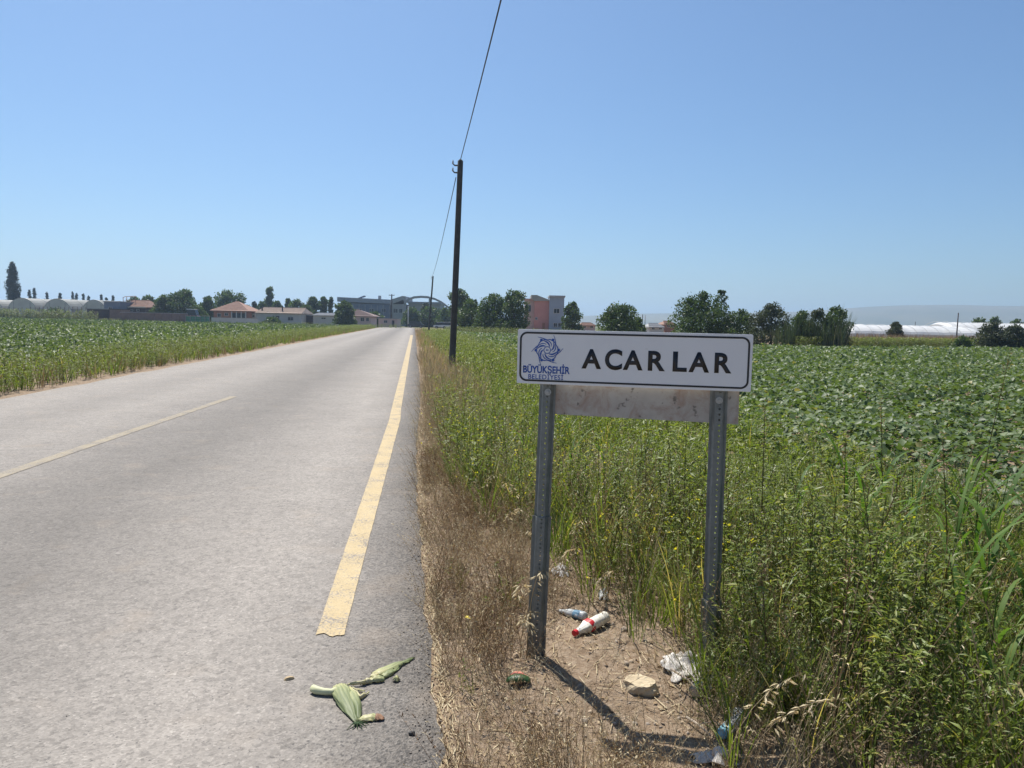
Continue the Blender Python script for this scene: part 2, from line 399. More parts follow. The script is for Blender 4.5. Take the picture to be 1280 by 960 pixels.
def stalk_v(pts, r0, r1, n=3):
    v = []; f = []; m = len(pts)
    for i, p in enumerate(pts):
        r = r0 + (r1 - r0) * i / (m - 1)
        for k in range(n):
            t = 2 * math.pi * k / n; v.append((p[0] + r * math.cos(t), p[1] + r * math.sin(t), p[2]))
    for i in range(m - 1):
        for k in range(n):
            a, b = i * n + k, i * n + (k + 1) % n; f += [(a, b, b + n), (a, b + n, a + n)]
    return np.array(v, float), np.array(f)
U = rng.uniform
def weed_tmpl(h=1.0, branches=7, leaves=8, L=0.05, w=0.013, spread=0.35, stem_tone=0.25, lt=(0.45, 0.9), flower=None):
    """upright branching weed with small narrow leaves"""
    A = Acc(); sway = U(-.08, .08, 2)
    main = [(sway[0] * t * t * h, sway[1] * t * t * h, t * h) for t in (0, .3, .6, 1.0)]
    v, f = stalk_v(main, 0.005, 0.0018); A.add(v, f, np.full(len(v), stem_tone))
    def leaf_run(p0, d, ln, n):
        for k in range(n):
            t = (k + U(.2, .8)) / n; p = p0 + d * ln * t; ya = U(0, 6.28); el = U(-.2, .9)
            M = frame((math.cos(ya) * math.cos(el), math.sin(ya) * math.cos(el), math.sin(el)), twist=U(-.7, .7))
            s = U(.6, 1.25) * (1.15 - .45 * t); lv = leaf_v(L * s, w * s, .2, U(0, .4)) @ M.T + p
            A.add(lv, LEAF_F, np.full(5, U(*lt)))
    for b in range(branches):
        t = .08 + .89 * b / branches; p0 = np.array([sway[0] * t * t * h, sway[1] * t * t * h, t * h]); ya = b * 2.4 + U(-.4, .4)
        ln = spread * h * (1.15 - .75 * t) * U(.75, 1.2); el = U(.5, 1.0); d = np.array([math.cos(ya) * math.cos(el), math.sin(ya) * math.cos(el), math.sin(el)])
        p1 = p0 + d * ln; v, f = stalk_v([p0, p1], .0028, .001); A.add(v, f, np.full(len(v), stem_tone))
        leaf_run(p0, d, ln, leaves)
        if flower is not None and U() < flower:
            for q in range(3):
                M = frame((U(-1, 1), U(-1, 1), U(.2, 1)), twist=U(0, 3)); A.add(leaf_v(.016, .016, 0, 0) @ M.T + p1 + U(-.008, .008, 3), LEAF_F, np.full(5, 1.0))
    leaf_run(np.array([0, 0, 0.1 * h]), np.array([0, 0, 1.0]), h * .9, leaves)
    return A.data()
def tuft_tmpl(n=16, h=0.35, w=0.008, r=0.06, bend=1.2, seg=4, tone=(0.3, 0.8), lean=0.5):
    A = Acc()
    for k in range(n):
        ya = U(0, 6.28); rr = r * math.sqrt(U()); v, f = blade_v(h * U(.55, 1.15), w * U(.7, 1.2), bend * U(.3, 1.3), seg, (rr * math.cos(ya), rr * math.sin(ya), -.01), ya + U(-.7, .7), U(.02, lean))
        A.add(v, f, np.full(len(v), U(*tone)))
    return A.data()
def straw_tmpl(n=12, h=0.3, r=0.08, seeds=5, tone=(0.2, 0.8), lean=0.25):
    """thin dry stalks with small seed husks at the top"""
    A = Acc()
    for k in range(n):
        ya = U(0, 6.28); rr = r * math.sqrt(U()); b = np.array([rr * math.cos(ya), rr * math.sin(ya), -.01]); hh = h * U(.6, 1.15); l = lean * U(.1, 1.4); y2 = U(0, 6.28)
        tip = b + np.array([math.cos(y2) * l * hh, math.sin(y2) * l * hh, hh]); mid = (b + tip) / 2 + np.array([0, 0, .03 * hh])
        tn = U(*tone); v, f = stalk_v([b, mid, tip], .0012, .0007); A.add(v, f, np.full(len(v), tn))
        for s in range(seeds):
            t = U(.55, 1.02); p = b + (tip - b) * t; M = frame((U(-1, 1), U(-1, 1), U(-.2, 1.2)), twist=U(0, 3)); L = U(.010, .020)
            A.add((leaf_v(L, L * .28, .2, 0) @ M.T + p)[[0, 1, 4, 3]], np.array([(0, 1, 2), (0, 2, 3)]), np.full(4, min(1, tn + U(0, .25))))
    return A.data()
def scatter(acc, tmpls, P, scale, dr, tilt=0.12):
    """place templates at points P (n,3) with random yaw, tilt and size"""
    n = len(P)
    if n == 0: return
    idx = rng.integers(0, len(tmpls), n); yaw = U(0, 6.283, n); tx = rng.normal(0, tilt, n); ty = rng.normal(0, tilt, n)
    sc = U(scale[0], scale[1], n)
    for k, (v, f, r) in enumerate(tmpls):
        m = np.where(idx == k)[0]
        if not len(m): continue
        c, s = np.cos(yaw[m]), np.sin(yaw[m]); z = np.zeros_like(c); o = z + 1
        Rz = np.stack([np.stack([c, -s, z], -1), np.stack([s, c, z], -1), np.stack([z, z, o], -1)], 1)
        Sh = np.stack([np.stack([o, z, tx[m]], -1), np.stack([z, o, ty[m]], -1), np.stack([z, z, o], -1)], 1)
        M = (Sh @ Rz) * sc[m][:, None, None]
        VV = np.einsum('nij,kj->nki', M, v) + P[m][:, None, :]
        FF = f[None] + (np.arange(len(m)) * len(v))[:, None, None]
        RR = np.where(r[None] >= .999, 1.0, np.minimum(r[None] + U(dr[0], dr[1], len(m))[:, None], .98))
        acc.add(VV.reshape(-1, 3), FF.reshape(-1, 3), RR.reshape(-1))
def leaf_cloud(acc, P, size, asp, r, flat=0.5):
    """loose leaves at points P, mostly facing up"""
    n = len(P); ya = U(0, 6.283, n); el = rng.normal(0.0, flat, n); tw = rng.normal(0, flat, n); s = U(size[0], size[1], n)
    d = np.stack([np.cos(ya) * np.cos(el), np.sin(ya) * np.cos(el), np.sin(el)], -1)
    sd = np.stack([-np.sin(ya), np.cos(ya), np.zeros(n)], -1); k = np.cross(d, sd)
    s2 = sd * np.cos(tw)[:, None] + k * np.sin(tw)[:, None]; k2 = np.cross(d, s2)
    t = leaf_v(1.0, asp, .18, .12)
    V = (t[None, :, 0, None] * d[:, None] + t[None, :, 1, None] * s2[:, None] + t[None, :, 2, None] * k2[:, None]) * s[:, None, None] + P[:, None]
    F = LEAF_F[None] + (np.arange(n) * 5)[:, None, None]
    acc.add(V.reshape(-1, 3), F.reshape(-1, 3), np.repeat(r, 5))
def er(Y): return 0.17 - 0.130 * Y - 0.13 * np.exp(-((Y - 8.0) / 6.0) ** 2)
def nz2(x, y, s, seed=0.0):
    return np.array([mnoise.noise(Vector((a * s, b * s, seed))) for a, b in zip(x, y)])
def vz(x, y): return np.array([verge_z(a, b) for a, b in zip(x, y)])

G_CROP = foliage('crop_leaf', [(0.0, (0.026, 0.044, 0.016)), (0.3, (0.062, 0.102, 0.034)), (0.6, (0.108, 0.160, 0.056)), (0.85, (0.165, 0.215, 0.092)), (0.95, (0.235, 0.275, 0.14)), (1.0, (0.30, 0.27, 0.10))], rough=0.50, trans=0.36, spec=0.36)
G_WEED = foliage('weed_leaf', [(0.0, (0.115, 0.073, 0.030)), (0.2, (0.122, 0.122, 0.034)), (0.5, (0.151, 0.201, 0.038)), (0.8, (0.208, 0.262, 0.048)), (0.93, (0.273, 0.286, 0.062)), (0.985, (0.273, 0.286, 0.062)), (1.0, (0.700, 0.600, 0.048))], rough=0.48, trans=0.48, spec=0.35)
G_DARK = foliage('dark_weed_leaf', [(0.0, (0.152, 0.090, 0.036)), (0.25, (0.109, 0.115, 0.032)), (0.55, (0.155, 0.207, 0.044)), (0.85, (0.238, 0.294, 0.061)), (1.0, (0.411, 0.363, 0.103))], rough=0.45, trans=0.46, spec=0.4)
G_GRASS = foliage('green_blade', [(0.0, (0.067, 0.088, 0.020)), (0.4, (0.121, 0.170, 0.030)), (0.75, (0.181, 0.235, 0.045)), (0.92, (0.309, 0.294, 0.090)), (1.0, (0.591, 0.447, 0.200))], rough=0.40, trans=0.46, spec=0.45)
G_DRY = foliage('dry_stalk', [(0.0, (0.164, 0.097, 0.056)), (0.35, (0.287, 0.192, 0.113)), (0.65, (0.451, 0.339, 0.196)), (1.0, (0.750, 0.660, 0.449))], rough=0.7, trans=0.3, spec=0.2, tcol=(0.750, 0.660, 0.500))
G_STRAW = foliage('pale_straw', [(0.0, (0.26, 0.18, 0.10)), (0.5, (0.46, 0.36, 0.21)), (1.0, (0.66, 0.57, 0.38))], rough=0.65, trans=0.3, spec=0.25, tcol=(1.1, 1.0, 0.8))

def pts_in(Y0, Y1, dens, xl, xr):
    """random points: Y in range, X between functions xl(Y), xr(Y)"""
    ys = np.linspace(Y0, Y1, 200); wd = np.maximum(0, xr(ys) - xl(ys)); area = wd.mean() * (Y1 - Y0); n = int(area * dens)
    if n <= 0: return np.zeros(0), np.zeros(0)
    p = wd / wd.sum(); yi = rng.choice(len(ys), n, p=p); Y = ys[yi] + U(-.5, .5, n) * (Y1 - Y0) / 199
    a, b = xl(Y), xr(Y); return a + (b - a) * U(0, 1, n), Y

# ------------------------------------------------------------------ crop field on the right
def right_frust(Y): return 0.80 * Y + 3.5
def crop_right():
    A = Acc()
    for (Y0, Y1, dens, size) in ((5.5, 15, 280, (.085, .15)), (15, 30, 170, (.11, .18)), (30, 55, 70, (.16, .24)), (55, 116, 28, (.20, .32))):
        x, y = pts_in(Y0, Y1, dens, lambda Y: er(Y) + 4.2, right_frust)
        far = np.interp(x, [-16, 19.6, 28, 61, 100], [118, 61, 62, 84, 92]); k = y < far; x, y = x[k], y[k]
        u = x - er(y); big = nz2(x, y, .35, 1.0) if len(x) < 200000 else 0; med = nz2(x, y, 1.7, 5.0)
        row = np.cos(u * 2 * np.pi / 0.72)                                   # sown in rows beside the road
        keep = (U(0, 1, len(x)) < np.clip(0.85 + 0.15 * row + 0.8 * med, .15, 1)) if Y0 < 30 else np.ones(len(x), bool)
        x, y, big, med, row = x[keep], y[keep], big[keep], med[keep], row[keep]
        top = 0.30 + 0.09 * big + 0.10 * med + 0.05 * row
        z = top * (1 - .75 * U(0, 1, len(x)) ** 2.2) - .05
        r = 0.25 + 0.15 * big + 0.10 * med + .42 * (z + .05) / np.maximum(top, .05) * 1.0 + rng.normal(0, .15, len(x)) - .10; r = np.where(U(0, 1, len(x)) < .012, 1.0, np.clip(r, 0, .93))  # lower leaves coloured darker, shade of the canopy gaps put into the tone
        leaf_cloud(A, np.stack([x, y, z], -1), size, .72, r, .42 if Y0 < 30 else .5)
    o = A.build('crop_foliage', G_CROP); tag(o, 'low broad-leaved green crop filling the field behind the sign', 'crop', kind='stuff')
crop_right()
# ------------------------------------------------------------------ crop field on the left
def crop_left():
    A = Acc()
    for (Y0, Y1, dens, size) in ((13, 40, 70, (.12, .19)), (40, 80, 32, (.18, .28)), (80, 152, 16, (.26, .40))):
        x, y = pts_in(Y0, Y1, dens, lambda Y: -0.80 * Y - 3, lambda Y: -0.130 * Y - 7.6 - 3.6)
        big = nz2(x, y, .12, 2.0); med = nz2(x, y, 1.1, 6.0)
        top = 0.40 + 0.10 * big + 0.12 * med; z = top * (1 - .7 * U(0, 1, len(x)) ** 2.2) - .05
        r = np.clip(0.52 + 0.2 * big + rng.normal(0, .17, len(x)), 0, .95)
        leaf_cloud(A, np.stack([x, y, z], -1), size, .6, r, .6)
    o = A.build('crop_foliage', G_CROP); tag(o, 'low green crop filling the field across the road', 'crop', kind='stuff')
crop_left()

# ------------------------------------------------------------------ weeds and grasses
W_TALL = [weed_tmpl(1.0, 13, 10, .060, .015, .38) for _ in range(6)]
W_FLOW = [weed_tmpl(.8, 8, 7, .042, .012, .40, .3, (.5, .9), .35) for _ in range(4)]
W_SIMP = [weed_tmpl(.6, 5, 5, .085, .026, .42) for _ in range(5)]
W_LIGHT = [weed_tmpl(1.0, 8, 7, .075, .020, .42, .3, (.5, .92)) for _ in range(5)]
T_LONG = [tuft_tmpl(13, .95, .011, .07, 1.5, 6, (.3, .95), .45) for _ in range(5)]
T_GREEN = [tuft_tmpl(15, .45, .010, .07, 1.3) for _ in range(5)]
T_FAR = [tuft_tmpl(9, .5, .030, .16, 1.2, 3) for _ in range(5)]
S_BROWN = [straw_tmpl(11, .25, .10, 5, (.12, .80), .75) for _ in range(6)]
S_BUSHY = [straw_tmpl(15, .24, .08, 7, (.1, .75), .45) for _ in range(5)]
S_PALE = [straw_tmpl(9, .55, .09, 7, (.3, .95), .35) for _ in range(5)]
S_FAR = [tuft_tmpl(10, .6, .022, .16, .7, 3, (.2, .9), .3) for _ in range(4)]
def BX(Y): return np.interp(Y, [0, 2, 3.3, 4, 5, 6, 7, 8, 12, 20, 120], [.95, .95, .90, .66, .36, -.05, -.42, -.68, -1.25, er(np.array([20.]))[0] + .4, er(np.array([120.]))[0] + .4])

def weeds_right():
    A = Acc(); D = Acc(); G = Acc(); S = Acc()
    # tall dark bushy weeds by the sign's right post
    x, y = pts_in(2.25, 6.5, 30, lambda Y: BX(Y) + np.where(Y < 4, .12, .55), lambda Y: np.minimum(.78 * Y + 1.9, er(Y) + 4.6))
    u = x - er(y); hf = np.clip(.42 + .35 * nz2(x, y, .9, 3) + .30 * np.clip((x - BX(y)) / .7, 0, 1), .22, .80)
    hf *= np.where((y < 3.2) & (x < 1.15), .55, 1) * np.interp(x, [1.7, 2.2], [1, .62])
    P = np.stack([x, y, vz(x, y)], -1)
    for lo, hi in ((.2, .4), (.4, .6), (.6, .8), (.8, 1.0)):
        m = (hf >= lo) & (hf < hi); scatter(D, W_TALL, P[m], (lo * .95, hi * 1.05), (-.22, .16), .10)
    # paler weeds, long grass and dead stalks mixed into the thicket
    x, y = pts_in(2.3, 6.5, 15, lambda Y: BX(Y) + .1, lambda Y: np.minimum(.78 * Y + 1.9, er(Y) + 4.6)); scatter(A, W_LIGHT, np.stack([x, y, vz(x, y)], -1), (.30, .78), (-.25, .12), .2)
    x, y = pts_in(2.3, 6.5, 12, lambda Y: BX(Y) + .15, lambda Y: np.minimum(.78 * Y + 1.9, er(Y) + 4.6)); scatter(G, T_LONG, np.stack([x, y, vz(x, y)], -1), (.45, .85), (-.2, .3), .16)
    x, y = pts_in(2.2, 6.5, 5, lambda Y: BX(Y) + .0, lambda Y: np.minimum(.78 * Y + 1.9, er(Y) + 4.6)); scatter(S, S_PALE, np.stack([x, y, vz(x, y)], -1), (.7, 1.6), (-.35, .1), .22)
    x, y = pts_in(2.2, 4.2, 22, lambda Y: BX(Y) - .05, lambda Y: BX(Y) + .55); scatter(S, S_PALE, np.stack([x, y, vz(x, y)], -1), (.3, .9), (-.4, .0), .35)
    # growth hiding the foot of the right post
    x = U(.80, 1.30, 34); y = U(3.02, 3.50, 34); P2 = np.stack([x, y, vz(x, y)], -1)
    scatter(D, W_TALL, P2[:16], (.28, .46), (-.25, .1), .15); scatter(A, W_LIGHT, P2[16:24], (.25, .42), (-.25, .1), .2); scatter(S, S_PALE, P2[20:], (.45, .95), (-.1, .2), .3); scatter(G, T_GREEN, P2[::4], (.5, .9), (-.1, .3), .2)
    # lighter weeds with small yellow flowers, left and behind
    x, y = pts_in(3.5, 9, 30, lambda Y: BX(Y) - .05, lambda Y: BX(Y) + 1.6); k = U(0, 1, len(x)) < .8; x, y = x[k], y[k]
    scatter(A, W_FLOW, np.stack([x, y, vz(x, y)], -1), (.45, .95), (-.22, .10), .14)
    x, y = pts_in(3.9, 7.5, 16, lambda Y: BX(Y) + .05, lambda Y: BX(Y) + 1.5); scatter(S, S_PALE, np.stack([x, y, vz(x, y)], -1), (.5, 1.15), (-.1, .2), .25)
    x, y = pts_in(3.9, 7.5, 14, lambda Y: BX(Y) + .1, lambda Y: BX(Y) + 1.7); scatter(G, T_GREEN, np.stack([x, y, vz(x, y)], -1), (.7, 1.4), (.15, .5), .2)
    # mid verge, bright green
    x, y = pts_in(6.5, 17, 34, lambda Y: BX(Y), lambda Y: er(Y) + 5.0)
    n = nz2(x, y, .7, 8); k = n > -.32; x, y, n = x[k], y[k], n[k]
    scatter(A, W_SIMP, np.stack([x, y, vz(x, y)], -1), (.45, .95), (-.12, .22), .15)
    x, y = pts_in(17, 112, 6.5, lambda Y: er(Y) + .9, lambda Y: er(Y) + 4.6)
    scatter(A, W_SIMP, np.stack([x, y, x * 0 - .04], -1), (.8, 1.3), (-.20, .12), .15)
    # green grass tufts throughout
    x, y = pts_in(2.3, 8, 20, lambda Y: BX(Y) - .1, lambda Y: np.minimum(.8 * Y + 1.9, er(Y) + 4.7)); scatter(G, T_GREEN, np.stack([x, y, vz(x, y)], -1), (.6, 1.35), (-.2, .25), .12)
    x, y = pts_in(8, 20, 14, lambda Y: er(Y) + .45, lambda Y: er(Y) + 4.7); scatter(G, T_GREEN, np.stack([x, y, vz(x, y)], -1), (.7, 1.4), (-.1, .25), .12)
    x, y = pts_in(20, 112, 5, lambda Y: er(Y) + .35, lambda Y: er(Y) + 4.6); scatter(G, T_FAR, np.stack([x, y, x * 0 - .04], -1), (.7, 1.15), (-.15, .30), .1)
    tag(D.build('weeds', G_DARK), 'dense dark green bushy weeds crowding the right post of the sign', 'weeds', kind='stuff')
    tag(A.build('weeds', G_WEED), 'lighter green weeds with tiny yellow flowers along the verge', 'weeds', kind='stuff')
    tag(S.build('dead_stalks', G_DRY), 'thin dead stalks sticking out of the green weeds', 'stalks', kind='stuff')
    tag(G.build('grass', G_GRASS), 'green grass tufts along the right verge', 'grass', kind='stuff')
weeds_right()
def dry_right():
    A = Acc(); S = Acc()
    bare = lambda x, y: ((x - .42) / .36) ** 2 + ((y - 3.35) / .75) ** 2 < 1.0           # trodden soil round the sign foot
    x, y = pts_in(1.9, 9, 80, lambda Y: er(Y) + .03, lambda Y: BX(Y) + .25)
    u = x - er(y); dens = np.where(bare(x, y), .17, np.clip(1.05 - .55 * np.clip(u - .35, 0, 1.4) + .6 * nz2(x, y, 1.8, 11), .05, 1)); k = U(0, 1, len(x)) < dens; x, y = x[k], y[k]
    scatter(A, S_BROWN, np.stack([x, y, vz(x, y)], -1), (.30, 1.0), (-.12, .30), .38)
    x, y = pts_in(9, 20, 30, lambda Y: er(Y) + .03, lambda Y: er(Y) + .5); scatter(A, S_BROWN, np.stack([x, y, vz(x, y)], -1), (.7, 1.4), (.05, .45), .3)
    # denser, darker standing clumps by the asphalt and small green weeds between
    x, y = pts_in(1.9, 9, 75, lambda Y: er(Y) + .05, lambda Y: er(Y) + .85); k = (nz2(x, y, 1.5, 21) > -.02) & ~bare(x, y); x, y = x[k], y[k]
    scatter(A, S_BUSHY, np.stack([x, y, vz(x, y)], -1), (.45, 1.25), (-.12, .22), .3)
    x, y = pts_in(3.0, 9, 16, lambda Y: er(Y) + .1, lambda Y: BX(Y) + .1); k = (nz2(x, y, 1.3, 31) > .12); x, y = x[k], y[k]; Q = Acc()
    scatter(Q, W_SIMP, np.stack([x, y, vz(x, y)], -1), (.18, .42), (-.25, .1), .2); scatter(Q, T_GREEN, np.stack([x + .05, y, vz(x, y)], -1), (.25, .6), (-.3, .0), .2)
    tag(Q.build('weeds', G_WEED), 'small green weeds dotted through the brown grass', 'weeds', kind='stuff')
    # pale wild oats and straw
    x, y = pts_in(3.6, 9, 9, lambda Y: er(Y) + .3, lambda Y: BX(Y) + .9); scatter(S, S_PALE, np.stack([x, y, vz(x, y)], -1), (.35, .85), (-.2, .1), .25)
    x, y = pts_in(9, 22, 18, lambda Y: er(Y) + .1, lambda Y: er(Y) + 1.3); scatter(S, S_PALE, np.stack([x, y, vz(x, y)], -1), (.6, 1.25), (-.2, .1), .2)
    x, y = pts_in(14, 30, 20, lambda Y: er(Y) + .15, lambda Y: er(Y) + 1.2); scatter(S, S_FAR, np.stack([x, y, vz(x, y)], -1), (.5, 1.1), (-.25, .05), .12)
    x, y = pts_in(30, 115, 2.6, lambda Y: er(Y) + .1, lambda Y: er(Y) + 1.2); scatter(S, S_FAR, np.stack([x, y, x * 0 - .04], -1), (.7, 1.3), (-.25, .0), .12)
    x, y = pts_in(2.0, 3.4, 60, lambda Y: np.full_like(Y, .72), lambda Y: np.full_like(Y, 1.35)); scatter(S, S_PALE, np.stack([x, y, vz(x, y)], -1), (.25, .75), (-.35, .05), .5)
    x, y = pts_in(2.0, 12, 38, lambda Y: er(Y) + .02, lambda Y: er(Y) + .8); k = (nz2(x, y, 1.6, 41) > -.1) & ~bare(x, y); x, y = x[k], y[k]; scatter(S, S_BROWN, np.stack([x, y, vz(x, y)], -1), (.5, 1.15), (-.25, .2), .4)
    # straw litter lying flat along the broken edge and on the soil
    n = 7500; y = 1.9 + 12 * U(0, 1, n) ** 1.5; x = er(y) + np.where(U(0, 1, n) < .27, rng.normal(.035, .03, n), U(.02, 1.7, n)); L = U(.012, .13, n) * U(.4, 1, n); a = np.where(U(0, 1, n) < .55, rng.normal(1.70, .35, n), U(0, 6.28, n))
    for i in range(n):
        b = np.array([x[i], y[i], verge_z(x[i], y[i]) + .006]); d = np.array([math.cos(a[i]), math.sin(a[i]), U(-.02, .10)]) * L[i]; s = np.array([-math.sin(a[i]), math.cos(a[i]), 0]) * U(.0012, .0032); h = np.array([0, 0, .002])
        S.add(np.stack([b - s, b + s, b + d + s * .5 + h, b + d - s * .5 + h]), np.array([(0, 1, 2), (0, 2, 3)]), np.full(4, U(.1, 1)))
    n = 1800; y = 1.9 + 6 * U(0, 1, n) ** 1.4; x = er(y) + U(.05, 2.1, n); leaf_cloud(A, np.stack([x, y, vz(x, y) + .006], -1), (.010, .034), .5, np.clip(rng.normal(.45, .25, n), 0, 1), .35)
    tag(A.build('dry_grass', G_DRY), 'reddish brown dry grass along the asphalt edge', 'grass', kind='stuff')
    tag(S.build('straw', G_STRAW), 'pale straw and wild oats scattered over the verge', 'straw', kind='stuff')
dry_right()
def weeds_left():
    A = Acc(); G = Acc(); S = Acc(); lx = lambda Y: -0.130 * Y - 7.62
    x, y = pts_in(11, 45, 10, lambda Y: lx(Y) - 4.4, lambda Y: lx(Y) - .55); scatter(A, W_SIMP, np.stack([x, y, x * 0 - .04], -1), (.7, 1.15), (-.35, .12), .12)
    x, y = pts_in(11, 45, 16, lambda Y: lx(Y) - 1.3, lambda Y: lx(Y) - .45); scatter(A, W_SIMP, np.stack([x, y, x * 0 - .05], -1), (.45, .85), (-.45, -.05), .12)
    x, y = pts_in(45, 160, 4.5, lambda Y: lx(Y) - 4.4, lambda Y: lx(Y) - .5); scatter(A, W_SIMP, np.stack([x, y, x * 0 - .04], -1), (.9, 1.3), (-.3, .12), .12)
    x, y = pts_in(11, 160, 5, lambda Y: lx(Y) - 4.6, lambda Y: lx(Y) - .5); scatter(G, T_FAR, np.stack([x, y, x * 0 - .04], -1), (.6, 1.05), (-.15, .28), .1)
    x, y = pts_in(11, 160, 1.6, lambda Y: lx(Y) - 2.2, lambda Y: lx(Y) - .4); scatter(S, S_FAR, np.stack([x, y, x * 0 - .04], -1), (.5, .95), (-.3, -.05), .12)
    tag(A.build('weeds', G_WEED), 'green weeds in a strip between the far road edge and the field', 'weeds', kind='stuff')
    tag(G.build('grass', G_GRASS), 'green grass strip across the road', 'grass', kind='stuff')
    tag(S.build('dry_grass', G_DRY), 'brown dry grass at the far edge of the road', 'grass', kind='stuff')
weeds_left()
# loose grit and clods
def stones():
    A = Acc(); ico = bmesh.new(); bmesh.ops.create_icosphere(ico, subdivisions=1, radius=1.0); iv = np.array([v.co[:] for v in ico.verts]); fi = np.array([[v.index for v in f.verts] for f in ico.faces]); ico.free()
    def put(x, y, z, s, r):
        M = rng.normal(0, 1, (3, 3)); q, _ = np.linalg.qr(M); v = (iv * (1 + U(-.25, .25, (len(iv), 1))) * (s * np.array([1, U(.6, 1), U(.45, .8)]))) @ q.T + np.array([x, y, z]); A.add(v, fi, np.full(len(v), r))
    for i in range(700):
        y = 1.9 + 7 * U() ** 1.6; e = edge_r(y); x = e + rng.normal(-.01, .05); put(x, y, .004 if x < e else verge_z(x, y) + .002, U(.002, .0065), U(0, .6))
    for i in range(700):
        y = 2.3 + 4.5 * U() ** 1.3; x = edge_r(y) + U(.25, 1.9); put(x, y, verge_z(x, y), U(.004, .016) * (1.8 if U() < .06 else 1), U(.35, 1))
    for i in range(130):
        y = 2 + 8 * U() ** 1.5; x = edge_r(y) - U(.05, 3.5); put(x, y, road_z(x, y) + .001, U(.0015, .004), U(0, .7))
    m = foliage('grit', [(0, (.16, .145, .13)), (.5, (.30, .25, .20)), (1, (.38, .29, .20))], rough=.9, trans=0, spec=.2)
    tag(A.build('grit', m), 'loose grit and earth clods along the road edge', 'grit', kind='stuff')
stones()

# ------------------------------------------------------------------ place-name sign
M_WHITE = mottled('sign_white', (0.74, 0.74, 0.75), (0.80, 0.80, 0.80), 2.0, 0.42, 0.03, 0.001, extra=((0.60, 0.57, 0.52), 9.0, 0.66))
M_BLACK = plain('sign_black', (0.015, 0.015, 0.018), 0.45)
M_BLUE = plain('sign_blue', (0.020, 0.085, 0.36), 0.45)
M_GALV = mottled('galvanised_steel', (0.15, 0.165, 0.16), (0.24, 0.255, 0.25), 18, 0.55, 0.08, 0.002, metal=0.55, extra=((0.10, 0.075, 0.055), 26, 0.62))
M_ZINC = plain('zinc_bolt', (0.34, 0.35, 0.35), 0.4, 0.6)
def plate_mat():
    m, nt, b, o = new_mat('stained_sheet'); v = coords(nt)
    c = ramp(nt, noise_n(nt, v, 5, 5, .65), [(.3, (.36, .33, .30)), (.7, (.50, .48, .45))])
    c = mix(nt, ramp(nt, noise_n(nt, v, 9, 5, .7, .6), [(.46, 0.0), (.70, .75)]), c, (.27, .17, .12))
    c = mix(nt, ramp(nt, noise_n(nt, v, 22, 3, .6), [(.64, 0.0), (.70, .8)]), c, (.12, .11, .10))
    nt.links.new(c, b.inputs['Base Color']); b.inputs['Roughness'].default_value = .5; b.inputs['Metallic'].default_value = .25
    return m
M_PLATE = plate_mat()
_gl = ground(667, 816); YL = _gl.y; YR = YL / 1.064
pTL, pBL, pTR, pBR = at(648.5, 411, YL), at(645.5, 478.5, YL), at(942, 418.5, YR), at(938, 490, YR)
_ax = Vector((pTR.x - pTL.x, pTR.y - pTL.y, 0)); SIGN_W = _ax.length * 0.5 + Vector((pBR.x - pBL.x, pBR.y - pBL.y, 0)).length * .5
SIGN_RZ = math.atan2(_ax.y, _ax.x)
sign = thing('road_sign', 'white rectangular place-name sign reading ACARLAR on two steel posts', 'sign', (_gl.x, _gl.y, 0), SIGN_RZ)
def sl(p):                                  # world -> sign local
    d = Vector(p) - Vector((_gl.x, _gl.y, 0)); c, s = math.cos(SIGN_RZ), math.sin(SIGN_RZ)
    return Vector((d.x * c + d.y * s, -d.x * s + d.y * c, d.z))
def on_sign(x, y):                          # pixel -> sign-plane local (x, z)
    n = Vector((-math.sin(SIGN_RZ), math.cos(SIGN_RZ), 0)); d = ray(x, y); t = (Vector((_gl.x, _gl.y, 0)) - C_P).dot(n) / d.dot(n)
    q = sl(C_P + d * t); return q.x, q.z
SX0 = (sl(pTL).x + sl(pBL).x) / 2; SX1 = (sl(pTR).x + sl(pBR).x) / 2
SZ1 = (sl(pTL).z + sl(pTR).z) / 2; SZ0 = (sl(pBL).z + sl(pBR).z) / 2
SW, SH = SX1 - SX0, SZ1 - SZ0
def rrect(x0, x1, z0, z1, r, n=6):
    P = []
    for cx, cz, a0 in ((x1 - r, z1 - r, 0), (x0 + r, z1 - r, 90), (x0 + r, z0 + r, 180), (x1 - r, z0 + r, 270)):
        for k in range(n + 1):
            a = R(a0 + 90 * k / n); P.append((cx + r * math.cos(a), cz + r * math.sin(a)))
    return P
PY = -0.030                                  # front face of the panel (local y)
panel = MB().prism(rrect(SX0, SX1, SZ0, SZ1, .006, 3), 'y', PY, -0.004).build('sign_panel', M_WHITE, sign, bevel=0.003)
def ring(name, outer, inner, y0, mat, parent):
    n = len(outer); mb = MB()
    V = [(p[0], y0, p[1]) for p in outer] + [(p[0], y0, p[1]) for p in inner]
    V += [(p[0], PY + .0005, p[1]) for p in outer] + [(p[0], PY + .0005, p[1]) for p in inner]
    Fs = []
    for i in range(n):
        j = (i + 1) % n; Fs += [(i, j, n + j, n + i), (i, 2 * n + i, 2 * n + j, j), (n + i, n + j, 3 * n + j, 3 * n + i)]
    mb.add(V, Fs); return mb.build(name, mat, parent)
bo = .0115
ring('border', rrect(SX0 + bo, SX1 - bo, SZ0 + bo, SZ1 - bo, .034), rrect(SX0 + bo + .0085, SX1 - bo - .0085, SZ0 + bo + .0085, SZ1 - bo - .0085, .0265), PY - .0012, M_BLACK, panel)
